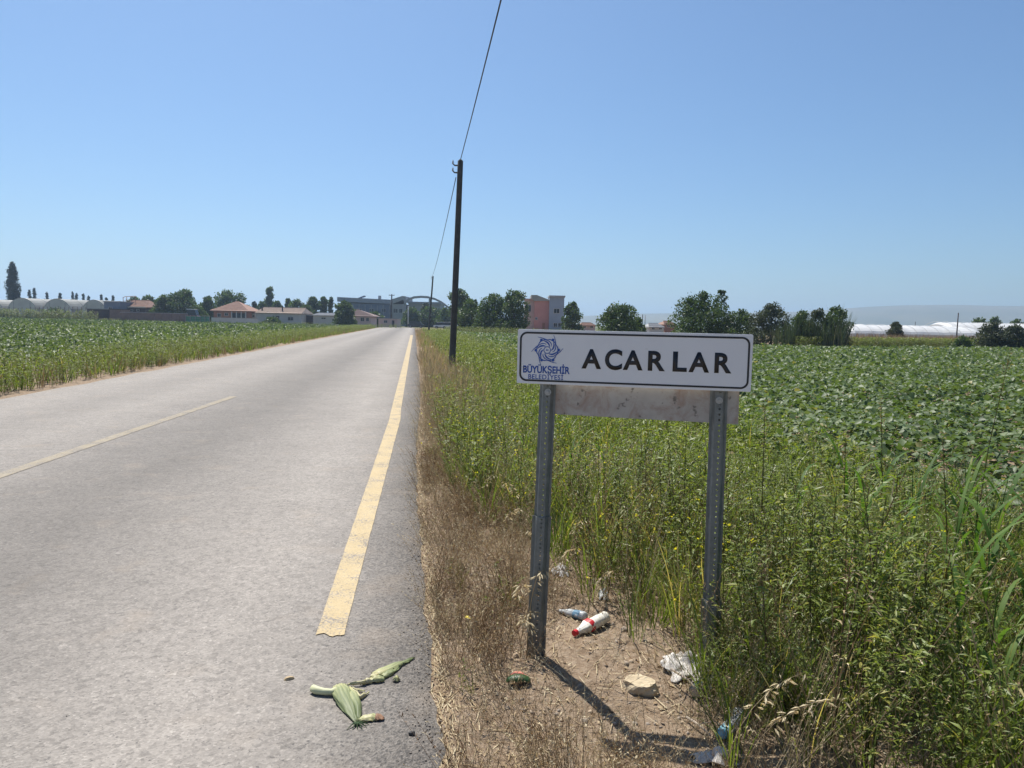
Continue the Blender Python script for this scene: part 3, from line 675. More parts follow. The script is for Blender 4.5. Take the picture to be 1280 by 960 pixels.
def text_part(name, s, fx0, fx1, fz_top, fz_base, mat, bold, y0, spacing=1.0, cap='E'):
    """lettering: fractions of the panel, from left/right ends and cap top/baseline measured downwards"""
    def mk(txt):
        cu = bpy.data.curves.new('t', 'FONT'); cu.body = txt; cu.size = 1.0; cu.offset = bold; cu.space_character = spacing; cu.resolution_u = 6; cu.fill_mode = 'FRONT'
        o = bpy.data.objects.new('t', cu); COL.objects.link(o); bpy.context.view_layer.update()
        me = bpy.data.meshes.new_from_object(o.evaluated_get(bpy.context.evaluated_depsgraph_get()))
        bpy.data.objects.remove(o); bpy.data.curves.remove(cu); return me
    mc = mk(cap); ch = max(v.co.y for v in mc.vertices); cb = min(v.co.y for v in mc.vertices); bpy.data.meshes.remove(mc)
    me = mk(s); xs = [v.co.x for v in me.vertices]; a, b_ = min(xs), max(xs)
    X0, X1 = SX0 + SW * fx0, SX0 + SW * fx1; Zt, Zb = SZ1 - SH * fz_top, SZ1 - SH * fz_base
    for v in me.vertices:
        v.co = (X0 + (v.co.x - a) / (b_ - a) * (X1 - X0), y0, Zb + (v.co.y - cb) / (ch - cb) * (Zt - Zb))
    bm = bmesh.new(); bm.from_mesh(me); bmesh.ops.recalc_face_normals(bm, faces=bm.faces[:])
    g = bmesh.ops.extrude_face_region(bm, geom=bm.faces[:]); bmesh.ops.translate(bm, vec=(0, PY + .0006 - y0, 0), verts=[e for e in g['geom'] if isinstance(e, bmesh.types.BMVert)])
    bmesh.ops.recalc_face_normals(bm, faces=bm.faces[:])
    bm.to_mesh(me); bm.free(); me.name = name; me.materials.clear()
    return obj(name, me, mat, panel)
# the big name, one mesh per letter
_let = [('A', .287, .372), ('C', .388, .462), ('A', .466, .550), ('R', .572, .644), ('L', .676, .735), ('A', .742, .827), ('R', .848, .918)]
for ch, a, b_ in _let:
    zt, zb = (.332, .688) if ch != 'C' else (.322, .698)
    text_part('letter', ch, a, b_, zt, zb, M_BLACK, 0.032, PY - .0012, cap=ch)
text_part('small_lettering', 'BÜYÜKŞEHİR', .028, .236, .668, .800, M_BLUE, 0.026, PY - .0012, cap='H')
text_part('small_lettering', 'BELEDİYESİ', .052, .208, .826, .912, M_BLUE, 0.008, PY - .0012, 1.08, cap='E')
def emblem():
    """ring of six small dancing figures round a disc"""
    cx, cz = SX0 + SW * .134, SZ1 - SH * .372; k = SH * .30 / 150.0; mb = MB(); lay = [0]
    def stroke(pts, ws):
        lay[0] += 1; y = PY - .0008 - .00006 * lay[0]; V = []
        for i, (p, w) in enumerate(zip(pts, ws)):
            q0 = pts[max(0, i - 1)]; q1 = pts[min(len(pts) - 1, i + 1)]; dx, dz = q1[0] - q0[0], q1[1] - q0[1]; L = math.hypot(dx, dz) or 1
            nx, nzv = -dz / L * w / 2, dx / L * w / 2
            V += [(cx + (p[0] + nx) * k, y, cz + (p[1] + nzv) * k), (cx + (p[0] - nx) * k, y, cz + (p[1] - nzv) * k)]
        mb.add(V, [(2 * i, 2 * i + 1, 2 * i + 3, 2 * i + 2) for i in range(len(pts) - 1)])
    def dot(x, z, r, n=14):
        lay[0] += 1; y = PY - .0008 - .00006 * lay[0]
        mb.add([(cx + (x + r * math.cos(6.2832 * i / n)) * k, y, cz + (z + r * math.sin(6.2832 * i / n)) * k) for i in range(n)], [tuple(range(n))])
    pol = lambda r, a: (r * math.cos(a), r * math.sin(a))
    for f in range(6):
        a0 = R(62 + 60 * f)
        dot(*pol(106, a0), 13)
        T = [i / 10 for i in range(11)]
        stroke([pol(36 + 56 * t, a0 - 1.15 + 1.0 * t) for t in T], [4 + 10 * math.sin(math.pi * t) for t in T])        # body
        stroke([pol(50 + 42 * t ** .7, a0 - .35 + .95 * t) for t in T], [4 + 4 * math.sin(math.pi * t) for t in T])     # leg
        stroke([pol(92 + 56 * t ** 1.5, a0 - .52 + .62 * t) for t in T], [9 * (1 - t) + 3 for t in T])                 # raised arm
        stroke([pol(94 + 6 * math.sin(math.pi * t), a0 - .42 + .95 * t) for t in T], [4 + 6 * math.sin(math.pi * t) for t in T])
    n = 28
    stroke([pol(31, 6.2832 * i / n) for i in range(n + 1)], [6] * (n + 1))
    stroke([(-11, 0), (-2, 0)], [11, 11]); stroke([(2, 0), (11, 0)], [11, 11])
    return mb.build('emblem', M_BLUE, panel, recalc=False)
emblem()
def sign_post(x_base, z0, z1, lean, sleeve):
    """hat-section post with a column of punched holes"""
    def section(w, pitch, za, zb, y0):
        bm = bmesh.new(); wb = .017 * w / .078; n = max(1, round((zb - za) / pitch)); st = (zb - za) / n; r = .0046; hx = .004
        def quad(*ps): bm.faces.new([bm.verts.new(p) for p in ps])
        for i in range(n):
            a = za + i * st; b = a + st; c = (a + b) / 2
            cor = [(-wb, a), (wb, a), (wb, b), (-wb, b)]
            h = [(hx + r * math.cos(R(225 + 45 * j)), c + r * math.sin(R(225 + 45 * j))) for j in range(8)]
            for j in range(4):
                p, q = cor[j], cor[(j + 1) % 4]; h0, h1, h2 = h[2 * j], h[2 * j + 1], h[(2 * j + 2) % 8]
                quad((p[0], y0, p[1]), (q[0], y0, q[1]), (h1[0], y0, h1[1])); quad((p[0], y0, p[1]), (h1[0], y0, h1[1]), (h0[0], y0, h0[1])); quad((q[0], y0, q[1]), (h2[0], y0, h2[1]), (h1[0], y0, h1[1]))
        for s in (-1, 1):
            quad((s * wb, y0, za), (s * wb, y0, zb), (s * (wb + .012), y0 + .028, zb), (s * (wb + .012), y0 + .028, za))
            quad((s * (wb + .012), y0 + .028, za), (s * (wb + .012), y0 + .028, zb), (s * w / 2, y0 + .028, zb), (s * w / 2, y0 + .028, za))
        bmesh.ops.remove_doubles(bm, verts=bm.verts[:], dist=1e-5); bmesh.ops.recalc_face_normals(bm, faces=bm.faces[:])
        me = bpy.data.meshes.new('post'); bm.to_mesh(me); bm.free()
        for v in me.vertices: v.co.x += x_base + lean * v.co.z
        return me
    o = obj('post', section(.078, .025, z0, z1, 0.0), M_GALV, sign); md = o.modifiers.new('thick', 'SOLIDIFY'); md.thickness = .0025; md.offset = 0
    if sleeve:
        s = obj('sleeve', section(.092, .020, -.12, sleeve, -.0075), M_GALV, o); md = s.modifiers.new('thick', 'SOLIDIFY'); md.thickness = .003; md.offset = 0
    return o
_bx, _ = on_sign(671, 812); _tx, _tz = on_sign(682, 486); _lean = (_tx - on_sign(667.5, 812)[0]) / _tz
_sz = on_sign(675, 646)[1]
postL = sign_post(on_sign(669, 812)[0], .0, SZ1 - .03, _lean, _sz)
_rx1, _rz1 = on_sign(899, 496); _rx0, _rz0 = on_sign(889, 778); _leanR = (_rx1 - _rx0) / (_rz1 - _rz0)
postR = sign_post(_rx1 - _leanR * _rz1, -.12, SZ1 - .03, _leanR, .34)
for po, (px, py) in ((postL, (685, 490)), (postR, (899, 500.5))):
    x, z = on_sign(px, py); mb = MB()
    mb.prism([(x + .016 * math.cos(R(20 * i)), z + .016 * math.sin(R(20 * i))) for i in range(18)], 'y', -.0055, -.0015)
    mb.prism([(x + .0075 * math.cos(R(60 * i)), z + .0075 * math.sin(R(60 * i))) for i in range(6)], 'y', -.0125, -.0054)
    mb.build('bolt', M_ZINC, po)
_c = [on_sign(680, 487), on_sign(925, 489), on_sign(923.5, 531.5), on_sign(683, 518)]
_c[0] = (_c[0][0], SZ0 + .03); _c[1] = (_c[1][0], SZ0 + .03)
MB().prism([_c[3], _c[2], _c[1], _c[0]], 'y', .0305, .0335).build('old_plate', M_PLATE, sign)['label'] = 'stained bare metal back of an older plate'

# ------------------------------------------------------------------ poles and cable
M_WOOD = mottled('creosoted_wood', (0.042, 0.043, 0.042), (0.085, 0.083, 0.078), 7, 0.9, 0.5, 0.01)
M_IRON = plain('dark_iron', (0.05, 0.05, 0.052), 0.6, 0.4)
M_CABLE = plain('black_cable', (0.03, 0.032, 0.036), 0.6)
M_CER = plain('grey_ceramic', (0.35, 0.36, 0.36), 0.3)
def pole(base, top, r0, r1, label, cat='pole', group='wooden cable poles beside the road', hook=True):
    t = thing('utility_pole', label, cat, (base.x, base.y, 0), 0, group)
    d = top - Vector((base.x, base.y, 0)); n = 9
    pts = [Vector((0, 0, -.25))] + [d * (i / n) + Vector((.012 * mnoise.noise(Vector((i * .7, base.y, 0))), 0, 0)) for i in range(1, n + 1)]
    sh = MB().tube(pts + [d + Vector((0, 0, .05))], [r0 + (r1 - r0) * i / n for i in range(n + 1)] + [r1 * .45], 12).build('shaft', M_WOOD, t, smooth=True)
    if hook:
        for dz in (-.12, -.32):
            p = d + Vector((-r1 * .8, 0, dz)); MB().tube([p, p + Vector((-.10, 0, .0)), p + Vector((-.16, -.02, .05))], [.026, .022, .014], 6).build('bracket', M_IRON, t)
            q = p + Vector((-.15, -.02, .03)); MB().tube([q, q + Vector((0, 0, .04)), q + Vector((0, 0, .055)), q + Vector((0, 0, .10))], [.018, .028, .018, .022], 8).build('insulator', M_CER, t, smooth=True)
    return t
p1b = ground(564.5, 471.5); p1t = at(575.6, 201.5, p1b.y)
p2b = ground(535.5, 418.2); p2t = at(541.3, 345.5, p2b.y)
p0b = Vector((6.2, -47, 0)); p0t = Vector((6.3, -47, 6.6))
pole(p1b, p1t, .098, .078, 'leaning dark wooden pole carrying a cable beside the yellow edge line')
pole(p2b, p2t, .11, .085, 'thin dark wooden pole farther along the road near the arch')
pole(p0b, p0t, .098, .078, 'dark wooden pole on the verge before the name sign', hook=False)
def cable(a, b, sag, r, label):
    n = 26; pts = [a.lerp(b, i / n) - Vector((0, 0, 4 * sag * (i / n) * (1 - i / n))) for i in range(n + 1)]
    tag(MB().tube(pts, r, 6).build('overhead_cable', M_CABLE, smooth=True), label, 'cable', 'cable spans between the poles')
cable(p0t, p1t + Vector((0, 0, .04)), .85, .011, 'black cable rising from the pole top over the verge')
cable(p1t + Vector((-.12, -.02, -.46)), p2t + Vector((-.2, 0, -.2)), .45, .012, 'black cable sagging between the two wooden poles')

# ------------------------------------------------------------------ corn husks and litter on the road
M_HUSK = foliage('corn_husk', [(0, (.05, .085, .03)), (.35, (.19, .225, .105)), (.6, (.36, .38, .19)), (.8, (.52, .49, .25)), (1, (.62, .56, .38))], rough=.5, trans=.2, spec=.35)
M_HUSKB = plain('husk_brown_tip', (.22, .12, .07), .8)
def husk_leaf(name, px, widths, arch, tones, parent, lift=0.004, z=None, ribs=9, flip=1, origin=None, mat=None):
    """curved husk leaf laid along road pixels; widths in metres, arch = height of its crown"""
    C = [ground(*p) for p in px]; n = len(C); V = []; T = []
    for i, c in enumerate(C):
        d = (C[min(n - 1, i + 1)] - C[max(0, i - 1)]).normalized(); s = Vector((d.y, -d.x, 0))
        for k in range(ribs):
            t = k / (ribs - 1) * 2 - 1; rib = .0016 * math.cos(k * math.pi)
            h = arch[i] * (1 - t * t) + rib + lift + (z[i] if z else 0)
            nq = mnoise.noise(Vector((k * .55, i * .9, px[0][0]))); p = c + s * (widths[i] / 2 * (1 + .38 * nq * abs(t)) * math.sin(t * math.pi / 2) * flip) + d * (.006 * nq * abs(t)); q = Vector((p.x, p.y, road_z(p.x, p.y) + max(.001, h + .008 * mnoise.noise(Vector((k * .8, i * .5, px[0][1])))))) - origin
            V.append(q[:]); T.append(tones[i] + (.10 if k % 2 else -.08) + .10 * mnoise.noise(Vector((k * .9, i * .7, 3))))
    i = np.arange(ribs - 1)[None, :] + ribs * np.arange(n - 1)[:, None]
    F = np.stack([i, i + 1, i + 1 + ribs, i + ribs], -1).reshape(-1, 4)
    o = obj(name, mesh_np(name, V, F, np.clip(T, 0, 1), smooth=True), mat or M_HUSK, parent); md = o.modifiers.new('thick', 'SOLIDIFY'); md.thickness = .0015
    return o
def resample(pts, n):
    P = [Vector((p[0], p[1], 0)) for p in pts]; out = []
    for i in range(n):
        t = i / (n - 1) * (len(P) - 1); k = min(int(t), len(P) - 2); q = P[k].lerp(P[k + 1], t - k); out.append((q.x, q.y))
    return out
def prof(vals, n): return [float(np.interp(i / (n - 1), np.linspace(0, 1, len(vals)), vals)) for i in range(n)]
def husks():
    g = ground(432, 884); O = Vector((g.x, g.y, 0)); h = thing('corn_husk', 'broad ribbed green corn husk with cut stub lying on the asphalt', 'corn husk', O)
    n = 12
    husk_leaf('husk_leaf', resample([(424, 862), (429, 874), (438, 891), (446, 907)], n), prof([.058, .088, .078, .044, .010], n), prof([.018, .030, .027, .016, .006], n), prof([.72, .50, .36, .30, .2], n), h, origin=O, ribs=17)
    husk_leaf('husk_leaf', resample([(433, 864), (441, 876), (447, 890), (448, 905)], n), prof([.03, .055, .04, .012], n), prof([.012, .03, .03, .008], n), prof([.75, .6, .35, .25], n), h, origin=O, lift=.002)
    c = [ground(x, y) for x, y in ((391, 867), (396, 869.5), (405, 871), (414, 871.5), (420, 869))]
    MB().tube([(p.x - O.x, p.y - O.y, road_z(p.x, p.y) + .017) for p in c], [.0165, .0175, .0140, .0135, .014], 10).build('stub', plain('pale_stub', (.50, .50, .30), .6), h, smooth=True)
    husk_leaf('husk_leaf', resample([(447, 904), (456, 902), (466, 900.5), (471, 900)], n), prof([.010, .032, .042, .036], n), prof([.008, .016, .016, .010], n), prof([.6, .85, .72, .5], n), h, origin=O)
    husk_leaf('husk_tip', resample([(470, 900), (475, 900.5), (480, 901)], 6), prof([.040, .038, .012], 6), prof([.017, .012, .004], 6), [.5] * 6, h, origin=O, mat=M_HUSKB)
    for pts, w in (([(437, 866), (446, 871), (451, 876), (456, 871)], .022), ([(440, 867), (447, 867), (456, 866)], .014), ([(438, 868), (444, 876), (450, 879)], .016), ([(448, 878), (455, 873), (461, 868)], .012)):
        husk_leaf('shred', resample(pts, 8), prof([w * .5, w, w * .8, .004], 8), prof([.02, .016, .01, .004], 8), prof([.85, .95, .8, .75], 8), h, origin=O, ribs=5)
    for k in range(6):
        a = ground(446, 906); ang = R(-120 + 22 * k); q = Vector((a.x - O.x, a.y - O.y, .012)); e = q + Vector((math.cos(ang), math.sin(ang), 0)) * U(.03, .06); e.z = .006
        MB().tube([q, q.lerp(e, .5) + Vector((0, 0, .006)), e], [.004, .003, .001], 5).build('fibre', M_HUSK, h)
    g = ground(478, 848); O = Vector((g.x, g.y, 0)); h = thing('corn_husk', 'slim pointed green corn husk with torn yellow end on the asphalt', 'corn husk', O)
    husk_leaf('husk_leaf', resample([(468, 847), (478, 843), (492, 837), (503, 831), (512, 827), (518, 824)], n), prof([.05, .058, .042, .030, .018, .004], n), prof([.012, .018, .016, .012, .007, .002], n), prof([.85, .7, .5, .4, .25, .2], n), h, origin=O)
    husk_leaf('husk_leaf', resample([(478, 849), (488, 844), (500, 836)], n), prof([.03, .03, .006], n), prof([.012, .014, .003], n), prof([.6, .4, .25], n), h, origin=O)
    husk_leaf('husk_leaf', resample([(458, 856), (466, 854), (474, 853), (480, 852)], n), prof([.01, .03, .038, .03], n), prof([.01, .022, .022, .012], n), prof([.9, .8, .6, .45], n), h, origin=O)
    for pts, w in (([(464, 853), (467, 847), (471, 842)], .018), ([(462, 855), (456, 857), (450, 858)], .02), ([(466, 854), (470, 848), (476, 846)], .02), ([(457, 858), (447, 859), (434, 859)], .006)):
        husk_leaf('shred', resample(pts, 8), prof([w, w, w * .6, .003], 8), prof([.022, .02, .012, .003], 8), prof([.8, 1, .9, .8], 8), h, origin=O, ribs=5)
    g = ground(497, 853); O = Vector((g.x, g.y, 0)); h = thing('husk_scrap', 'tiny curled yellow-green husk scrap beside the slim husk', 'husk scrap', O)
    husk_leaf('curl', resample([(493, 854), (496, 852), (499, 853)], 6), [.02, .03, .034, .034, .03, .016], [.010, .018, .02, .02, .014, .004], [.7] * 6, h, origin=O, ribs=5)
    husk_leaf('curl', resample([(494, 851.5), (498, 851)], 6), [.01, .014, .016, .016, .012, .004], [.01] * 6, [.9] * 6, h, origin=O, ribs=5)
    g = ground(361, 851); O = Vector((g.x, g.y, 0)); h = thing('wood_chip', 'small pale split wood chip lying alone on the asphalt', 'wood chip', O)
    a, b_ = ground(355, 852.5), ground(368, 850); d = (b_ - a); s = Vector((-d.y, d.x, 0)).normalized() * .011; mb = MB(); z = road_z(a.x, a.y)
    V = [];
    for i, (t, w, hh) in enumerate(((0, .5, .004), (.2, 1, .011), (.55, .9, .013), (.85, .7, .010), (1, .3, .003))):
        p = a + d * t - O; V += [(p + s * w)[:2] + (z + .001,), (p + s * w * .6)[:2] + (z + hh,), (p - s * w * .5)[:2] + (z + hh * .9,), (p - s * w)[:2] + (z + .001,)]
    mb.add(V, [(4 * i + k, 4 * i + k + 1, 4 * i + k + 5, 4 * i + k + 4) for i in range(4) for k in range(3)] + [(0, 1, 2, 3), (16, 17, 18, 19)])
    mb.build('chip', mottled('split_wood', (.34, .24, .13), (.52, .40, .24), 30, .8), h)
husks()

# ------------------------------------------------------------------ litter round the sign foot
def lathe(profile, axis0, axis1, n=20, squash=None, crumple=0.0, seed=0):
    """profile: (t along axis 0..1, radius)"""
    a = Vector(axis0); d = Vector(axis1) - a; L = d.length; dn = d.normalized(); s = dn.cross(Vector((0, 0, 1))).normalized(); k = s.cross(dn)
    mb = MB(); V = []
    for (t, r) in profile:
        for i in range(n):
            an = 6.2832 * i / n; rr = r * (1 + crumple * mnoise.noise(Vector((t * 6, math.cos(an) * 1.6 + seed, math.sin(an) * 1.6))))
            V.append((a + d * t + s * rr * math.cos(an) + k * rr * math.sin(an) * (squash or 1)))
    m = len(profile); Fs = [(i * n + j, i * n + (j + 1) % n, (i + 1) * n + (j + 1) % n, (i + 1) * n + j) for i in range(m - 1) for j in range(n)]
    Fs += [tuple(range(n - 1, -1, -1)), tuple(range((m - 1) * n, m * n))]; mb.add(V, Fs); return mb
def plastic(name, c, rough=.35, trans=0.0, alpha=1.0):
    m, nt, b, o = new_mat(name); v = coords(nt)
    cc = ramp(nt, noise_n(nt, v, 40, 3), [(.35, [x * .85 for x in c]), (.65, c)]); nt.links.new(cc, b.inputs['Base Color'])
    b.inputs['Roughness'].default_value = rough; b.inputs['Transmission Weight'].default_value = trans; b.inputs['IOR'].default_value = 1.3
    return m
M_MILK = mottled('milky_plastic', (.60, .56, .47), (.74, .72, .64), 25, .5, .1, .002, extra=((.40, .31, .22), 30, .60)); M_REDP = plastic('red_plastic', (.55, .03, .04), .4); M_CLEAR = plastic('clear_plastic', (.86, .90, .90), .25, .45)
M_LBLUE = plastic('blue_print', (.16, .28, .38), .5); M_BAG = plastic('white_bag_film', (.80, .80, .80), .45, .15); M_CYAN = mottled('cyan_print', (.16, .42, .54), (.30, .55, .62), 60, .45, .1, .002)
def vg(x, y, dz=0.0):
    """pixel on the lumpy verge -> world point on it"""
    p = ground(x, y)
    for _ in range(3): p = ground(x, y, verge_z(p.x, p.y))
    return Vector((p.x, p.y, verge_z(p.x, p.y) + dz))
def off(mb, O):
    mb.v = [tuple(Vector(v) - O) for v in mb.v]; return mb
def litter():
    # white bottle with red cap
    a, b_ = vg(717, 797, .022), vg(758, 778, .034); O = Vector((a.x, a.y, 0)).lerp(Vector((b_.x, b_.y, 0)), .5); O.z = verge_z(O.x, O.y)
    h = thing('plastic_bottle', 'milky white plastic bottle with red cap and red label on the bare soil', 'bottle', O)
    r = .036; P = [(.06, .014), (.12, .014), (.16, .018), (.28, r * .8), (.42, r), (.58, r * .96), (.62, r * 1.0), (.80, r * .97), (.93, r), (.97, r * .92), (1, r * .7)]
    off(lathe(P, a, b_, 24, .86, .30), O).build('body', M_MILK, h, smooth=True)
    off(lathe([(0, .010), (.005, .0165), (.085, .0165), (.09, .013)], a, b_, 16), O).build('cap', M_REDP, h)
    off(lathe([(.40, r * .97), (.41, r * 1.0), (.49, r * 1.02), (.50, r * 1.02)], a, b_, 24, .90, .30), O).build('label', M_REDP, h, smooth=True)
    # clear bottle with a blue band
    a, b_ = vg(699, 766, .012), vg(732, 776, .026); O = Vector((a.x, a.y, 0)).lerp(Vector((b_.x, b_.y, 0)), .5); O.z = verge_z(O.x, O.y)
    h = thing('plastic_bottle', 'clear crushed plastic bottle with blue band behind the red-capped bottle', 'bottle', O); r = .029
    off(lathe([(.0, .011), (.05, .0115), (.07, .0135), (.09, .0115), (.22, .018), (.40, r), (.6, r * .9), (.75, r), (.95, r), (1, r * .7)], a, b_, 18, .8, .16, 3), O).build('body', M_CLEAR, h, smooth=True)
    off(lathe([(.60, r * .94), (.61, r * .97), (.84, r * 1.05), (.85, r * 1.04)], a, b_, 18, .82, .14, 3), O).build('label', M_LBLUE, h, smooth=True)
    # crumpled film
    def film(name, label, cat, cx, cy, w, d, hgt, mat, seed, n=26, extra=None):
        c = vg(cx, cy); h = thing(name, label, cat, c); V = []
        for j in range(n):
            for i in range(n):
                s, t = i / (n - 1) * 2 - 1, j / (n - 1) * 2 - 1; e = max(0, 1 - (s * s + t * t) * .6)
                nn = mnoise.fractal(Vector((s * 2.1 + seed, t * 2.1, seed)), .9, 2.2, 4)
                x = s * w / 2 * (1 + .35 * mnoise.noise(Vector((seed, t * 2, 1)))); y = t * d / 2 * (1 + .35 * mnoise.noise(Vector((s * 2, seed, 2))))
                V.append((x, y, verge_z(c.x + x, c.y + y) - c.z + .006 + hgt * e * (.55 + .9 * abs(nn))))
        i = np.arange(n - 1)[None, :] + n * np.arange(n - 1)[:, None]; F = np.stack([i, i + 1, i + 1 + n, i + n], -1).reshape(-1, 4)
        o = obj('film', mesh_np(name, V, F, smooth=False), mat, h); o.modifiers.new('t', 'SOLIDIFY').thickness = .0008
        # twisted neck of the bag
        pts = [Vector((w * .1, -d * .3, .03)), Vector((w * .05, -d * .55, .035)), Vector((0, -d * .75, .015))]
        MB().tube(pts, [w * .22, w * .12, w * .17], 9).build('twisted_end', mat, h)
        return h
    film('plastic_bag', 'crumpled white plastic bag on the dry grass behind the left post', 'bag', 700, 718, .11, .14, .07, M_BAG, 3.1)
    film('plastic_bag', 'small crumpled clear wrapper at the foot of the green weeds', 'wrapper', 754, 748, .055, .09, .05, M_CLEAR, 8.4, 18)
    m = mottled('torn_sacking', (.42, .38, .34), (.66, .63, .58), 40, .8, .3, .01, extra=((.10, .09, .08), 22, .50))
    film('torn_sack', 'torn white and black sacking heaped under the bushy weeds', 'sack', 862, 838, .24, .26, .07, m, 5.7, 30)
    film('torn_sack', 'greyish shredded plastic strip below the blue-ended cup', 'plastic strip', 893, 950, .16, .07, .03, m, 1.3, 18)
    # crushed cup with blue end
    a, b_ = vg(900, 926, .020), vg(926, 900, .026); O = vg(912, 916); h = thing('drink_cup', 'crushed clear drink cup with bright blue base in dry grass', 'cup', O)
    off(lathe([(.30, .026), (.5, .029), (.8, .033), (.96, .036), (1.0, .037)], a, b_, 18, .7, .25, 4), O).build('cup_body', M_CLEAR, h, smooth=True)
    off(lathe([(0, .017), (.04, .023), (.20, .026), (.31, .0275)], a, b_, 18, .75, .15, 4), O).build('cup_base', M_CYAN, h, smooth=True)
    # dark can
    a, b_ = vg(868, 874, .03), vg(886, 860, .04); O = vg(877, 868); h = thing('tin_can', 'dark green-grey dented can lying beside the torn sacking', 'can', O); mcan = plain('can_paint', (.05, .085, .085), .35, .4)
    off(lathe([(0, .024), (.04, .030), (.10, .032), (.5, .029), (.88, .032), (1, .028)], a, b_, 16, .85, .2, 9), O).build('body', mcan, h, smooth=True)
    off(lathe([(-.01, .020), (.002, .026), (.03, .0265)], a, b_, 16, .85), O).build('rim', M_ZINC, h)
    # melon rind
    c = vg(648, 852); h = thing('melon_rind', 'chunk of dark green melon rind with pink flesh in dry grass', 'melon rind', c)
    V = []; n = 12; m = 7
    for i in range(n):
        t = i / (n - 1); an = math.pi * (.12 + .76 * t); wd = .030 * math.sin(math.pi * (.15 + .7 * t))
        for j in range(m):
            s = j / (m - 1) * 2 - 1; rr = .052 * (1 + .06 * mnoise.noise(Vector((t * 5, s * 3, 0)))); V.append((-math.cos(an) * rr, -.018 + s * wd - .01 * (1 - s * s), .004 + math.sin(an) * rr * .62 * (.55 + .45 * (1 - s * s))))
    idx = np.arange(m - 1)[None, :] + m * np.arange(n - 1)[:, None]; F = np.stack([idx, idx + 1, idx + 1 + m, idx + m], -1).reshape(-1, 4)
    o = obj('rind', mesh_np('rind', V, F, smooth=True), mottled('melon_skin', (.015, .05, .012), (.05, .12, .03), 60, .4), h); sm = o.modifiers.new('t', 'SOLIDIFY'); sm.thickness = .008
    lump = bmesh.new(); bmesh.ops.create_icosphere(lump, subdivisions=2, radius=1)
    for v in lump.verts: v.co = Vector((v.co.x * .036, v.co.y * .022 + .006, max(-.2, v.co.z) * .016 + .026)) * (1 + .14 * mnoise.noise(v.co * 3))
    me = bpy.data.meshes.new('flesh'); lump.to_mesh(me); lump.free(); obj('flesh', me, plastic('melon_flesh', (.62, .22, .16), .45), h)
    # half-buried stone
    c = vg(801, 862); bm = bmesh.new(); bmesh.ops.create_icosphere(bm, subdivisions=4, radius=1)
    for v in bm.verts:
        p = v.co.copy(); k = 1 + .22 * mnoise.fractal(p * 1.1 + Vector((3, 1, 7)), 1, 2, 3); q = p * k
        q.z = min(q.z, .55 + .12 * q.x); q += p * .05 * mnoise.fractal(p * 4, 1, 2, 3); v.co = (q.x * .078, q.y * .056, q.z * .058)
    me = bpy.data.meshes.new('stone'); bm.to_mesh(me); bm.free(); o = obj('stone', me, mottled('tan_stone', (.42, .33, .21), (.60, .50, .34), 14, .9, .5, .006)); o.location = (c.x, c.y, c.z + .012); o.rotation_euler = (R(6), R(8), R(-12))
    tag(o, 'flat tan stone half buried in the soil between the posts', 'stone')
    c = ground(515, 919); bm = bmesh.new(); bmesh.ops.create_icosphere(bm, subdivisions=2, radius=1)
    for v in bm.verts: v.co = v.co * (1 + .25 * mnoise.noise(v.co * 1.7)); v.co = Vector((v.co.x * .014, v.co.y * .011, v.co.z * .009))
    me = bpy.data.meshes.new('pebble'); bm.to_mesh(me); bm.free(); o = obj('pebble', me, plain('dark_pebble', (.05, .047, .044), .8)); o.location = (c.x, c.y, road_z(c.x, c.y) + .006); tag(o, 'single dark pebble on the asphalt close to its ragged edge', 'pebble')
    # dry twigs
    mt = mottled('dry_twig', (.26, .21, .16), (.45, .38, .30), 20, .9, .3, .003)
    for lab, pp in (('long pale dry twig lying across the torn sacking', [(838, 852, .06), (858, 868, .07), (878, 884, .05), (908, 893, .035)]), ('forked brown twig above the blue-ended cup', [(858, 902, .02), (872, 914, .03), (888, 925, .02)])):
        W = [vg(x, y, z) for x, y, z in pp]; O = vg(pp[0][0], pp[0][1]); h = thing('dry_twig', lab, 'twig', O)
        off(MB().tube(W, [.005, .0045, .0035, .0018][:len(W)], 6), O).build('stem', mt, h)
        off(MB().tube([W[1], W[1] + Vector((.06, -.03, .03)), W[1] + Vector((.11, -.08, .02))], [.003, .002, .001], 5), O).build('side_shoot', mt, h)
litter()

# ------------------------------------------------------------------ single plants standing out of the verge
M_LEAFB = foliage('broad_grass_leaf', [(0, (.05, .10, .02)), (.5, (.085, .17, .032)), (.8, (.15, .23, .05)), (1, (.48, .42, .20))], rough=.58, trans=.45, spec=.25)
def grass_plant(x, y, h, n, label, dry=0.0, lw=.030, group='broad-bladed grass plants on the verge'):
    z = verge_z(x, y); t = thing('broad_grass', label, 'grass plant', (x, y, z), 0, group); lean = U(-.10, .10, 2)
    P = [(lean[0] * s * s * h, lean[1] * s * s * h, s * h * .8 - .02) for s in (0, .35, .7, 1)]
    v, f = stalk_v(P, .006, .002, 5); obj('stem', mesh_np('stem', v, f, np.full(len(v), .45 + dry * .5)), M_LEAFB, t)
    for k in range(n):
        s = (k + .4) / n; b = (lean[0] * s * s * h, lean[1] * s * s * h, s * h * .72); L = h * U(.42, .68)
        v, f = blade_v(L, lw * U(.7, 1.2), U(1.0, 2.4), 7, (0, 0, 0), 0, U(.25, .65)); v[::2, 2] += .0
        tn = np.clip(U(.35, .75) + dry * U(.1, .6) + .25 * np.linspace(0, 1, len(v)) ** 3 * (U() < .4), 0, 1)
        o = obj('leaf', mesh_np('leaf', v, f, np.zeros(len(v)) + tn, smooth=True), M_LEAFB, t, b, (0, 0, k * 2.6 + U(-.5, .5)))
_gl1 = 'broad green grass blades arching at the field side of the bushy weeds'
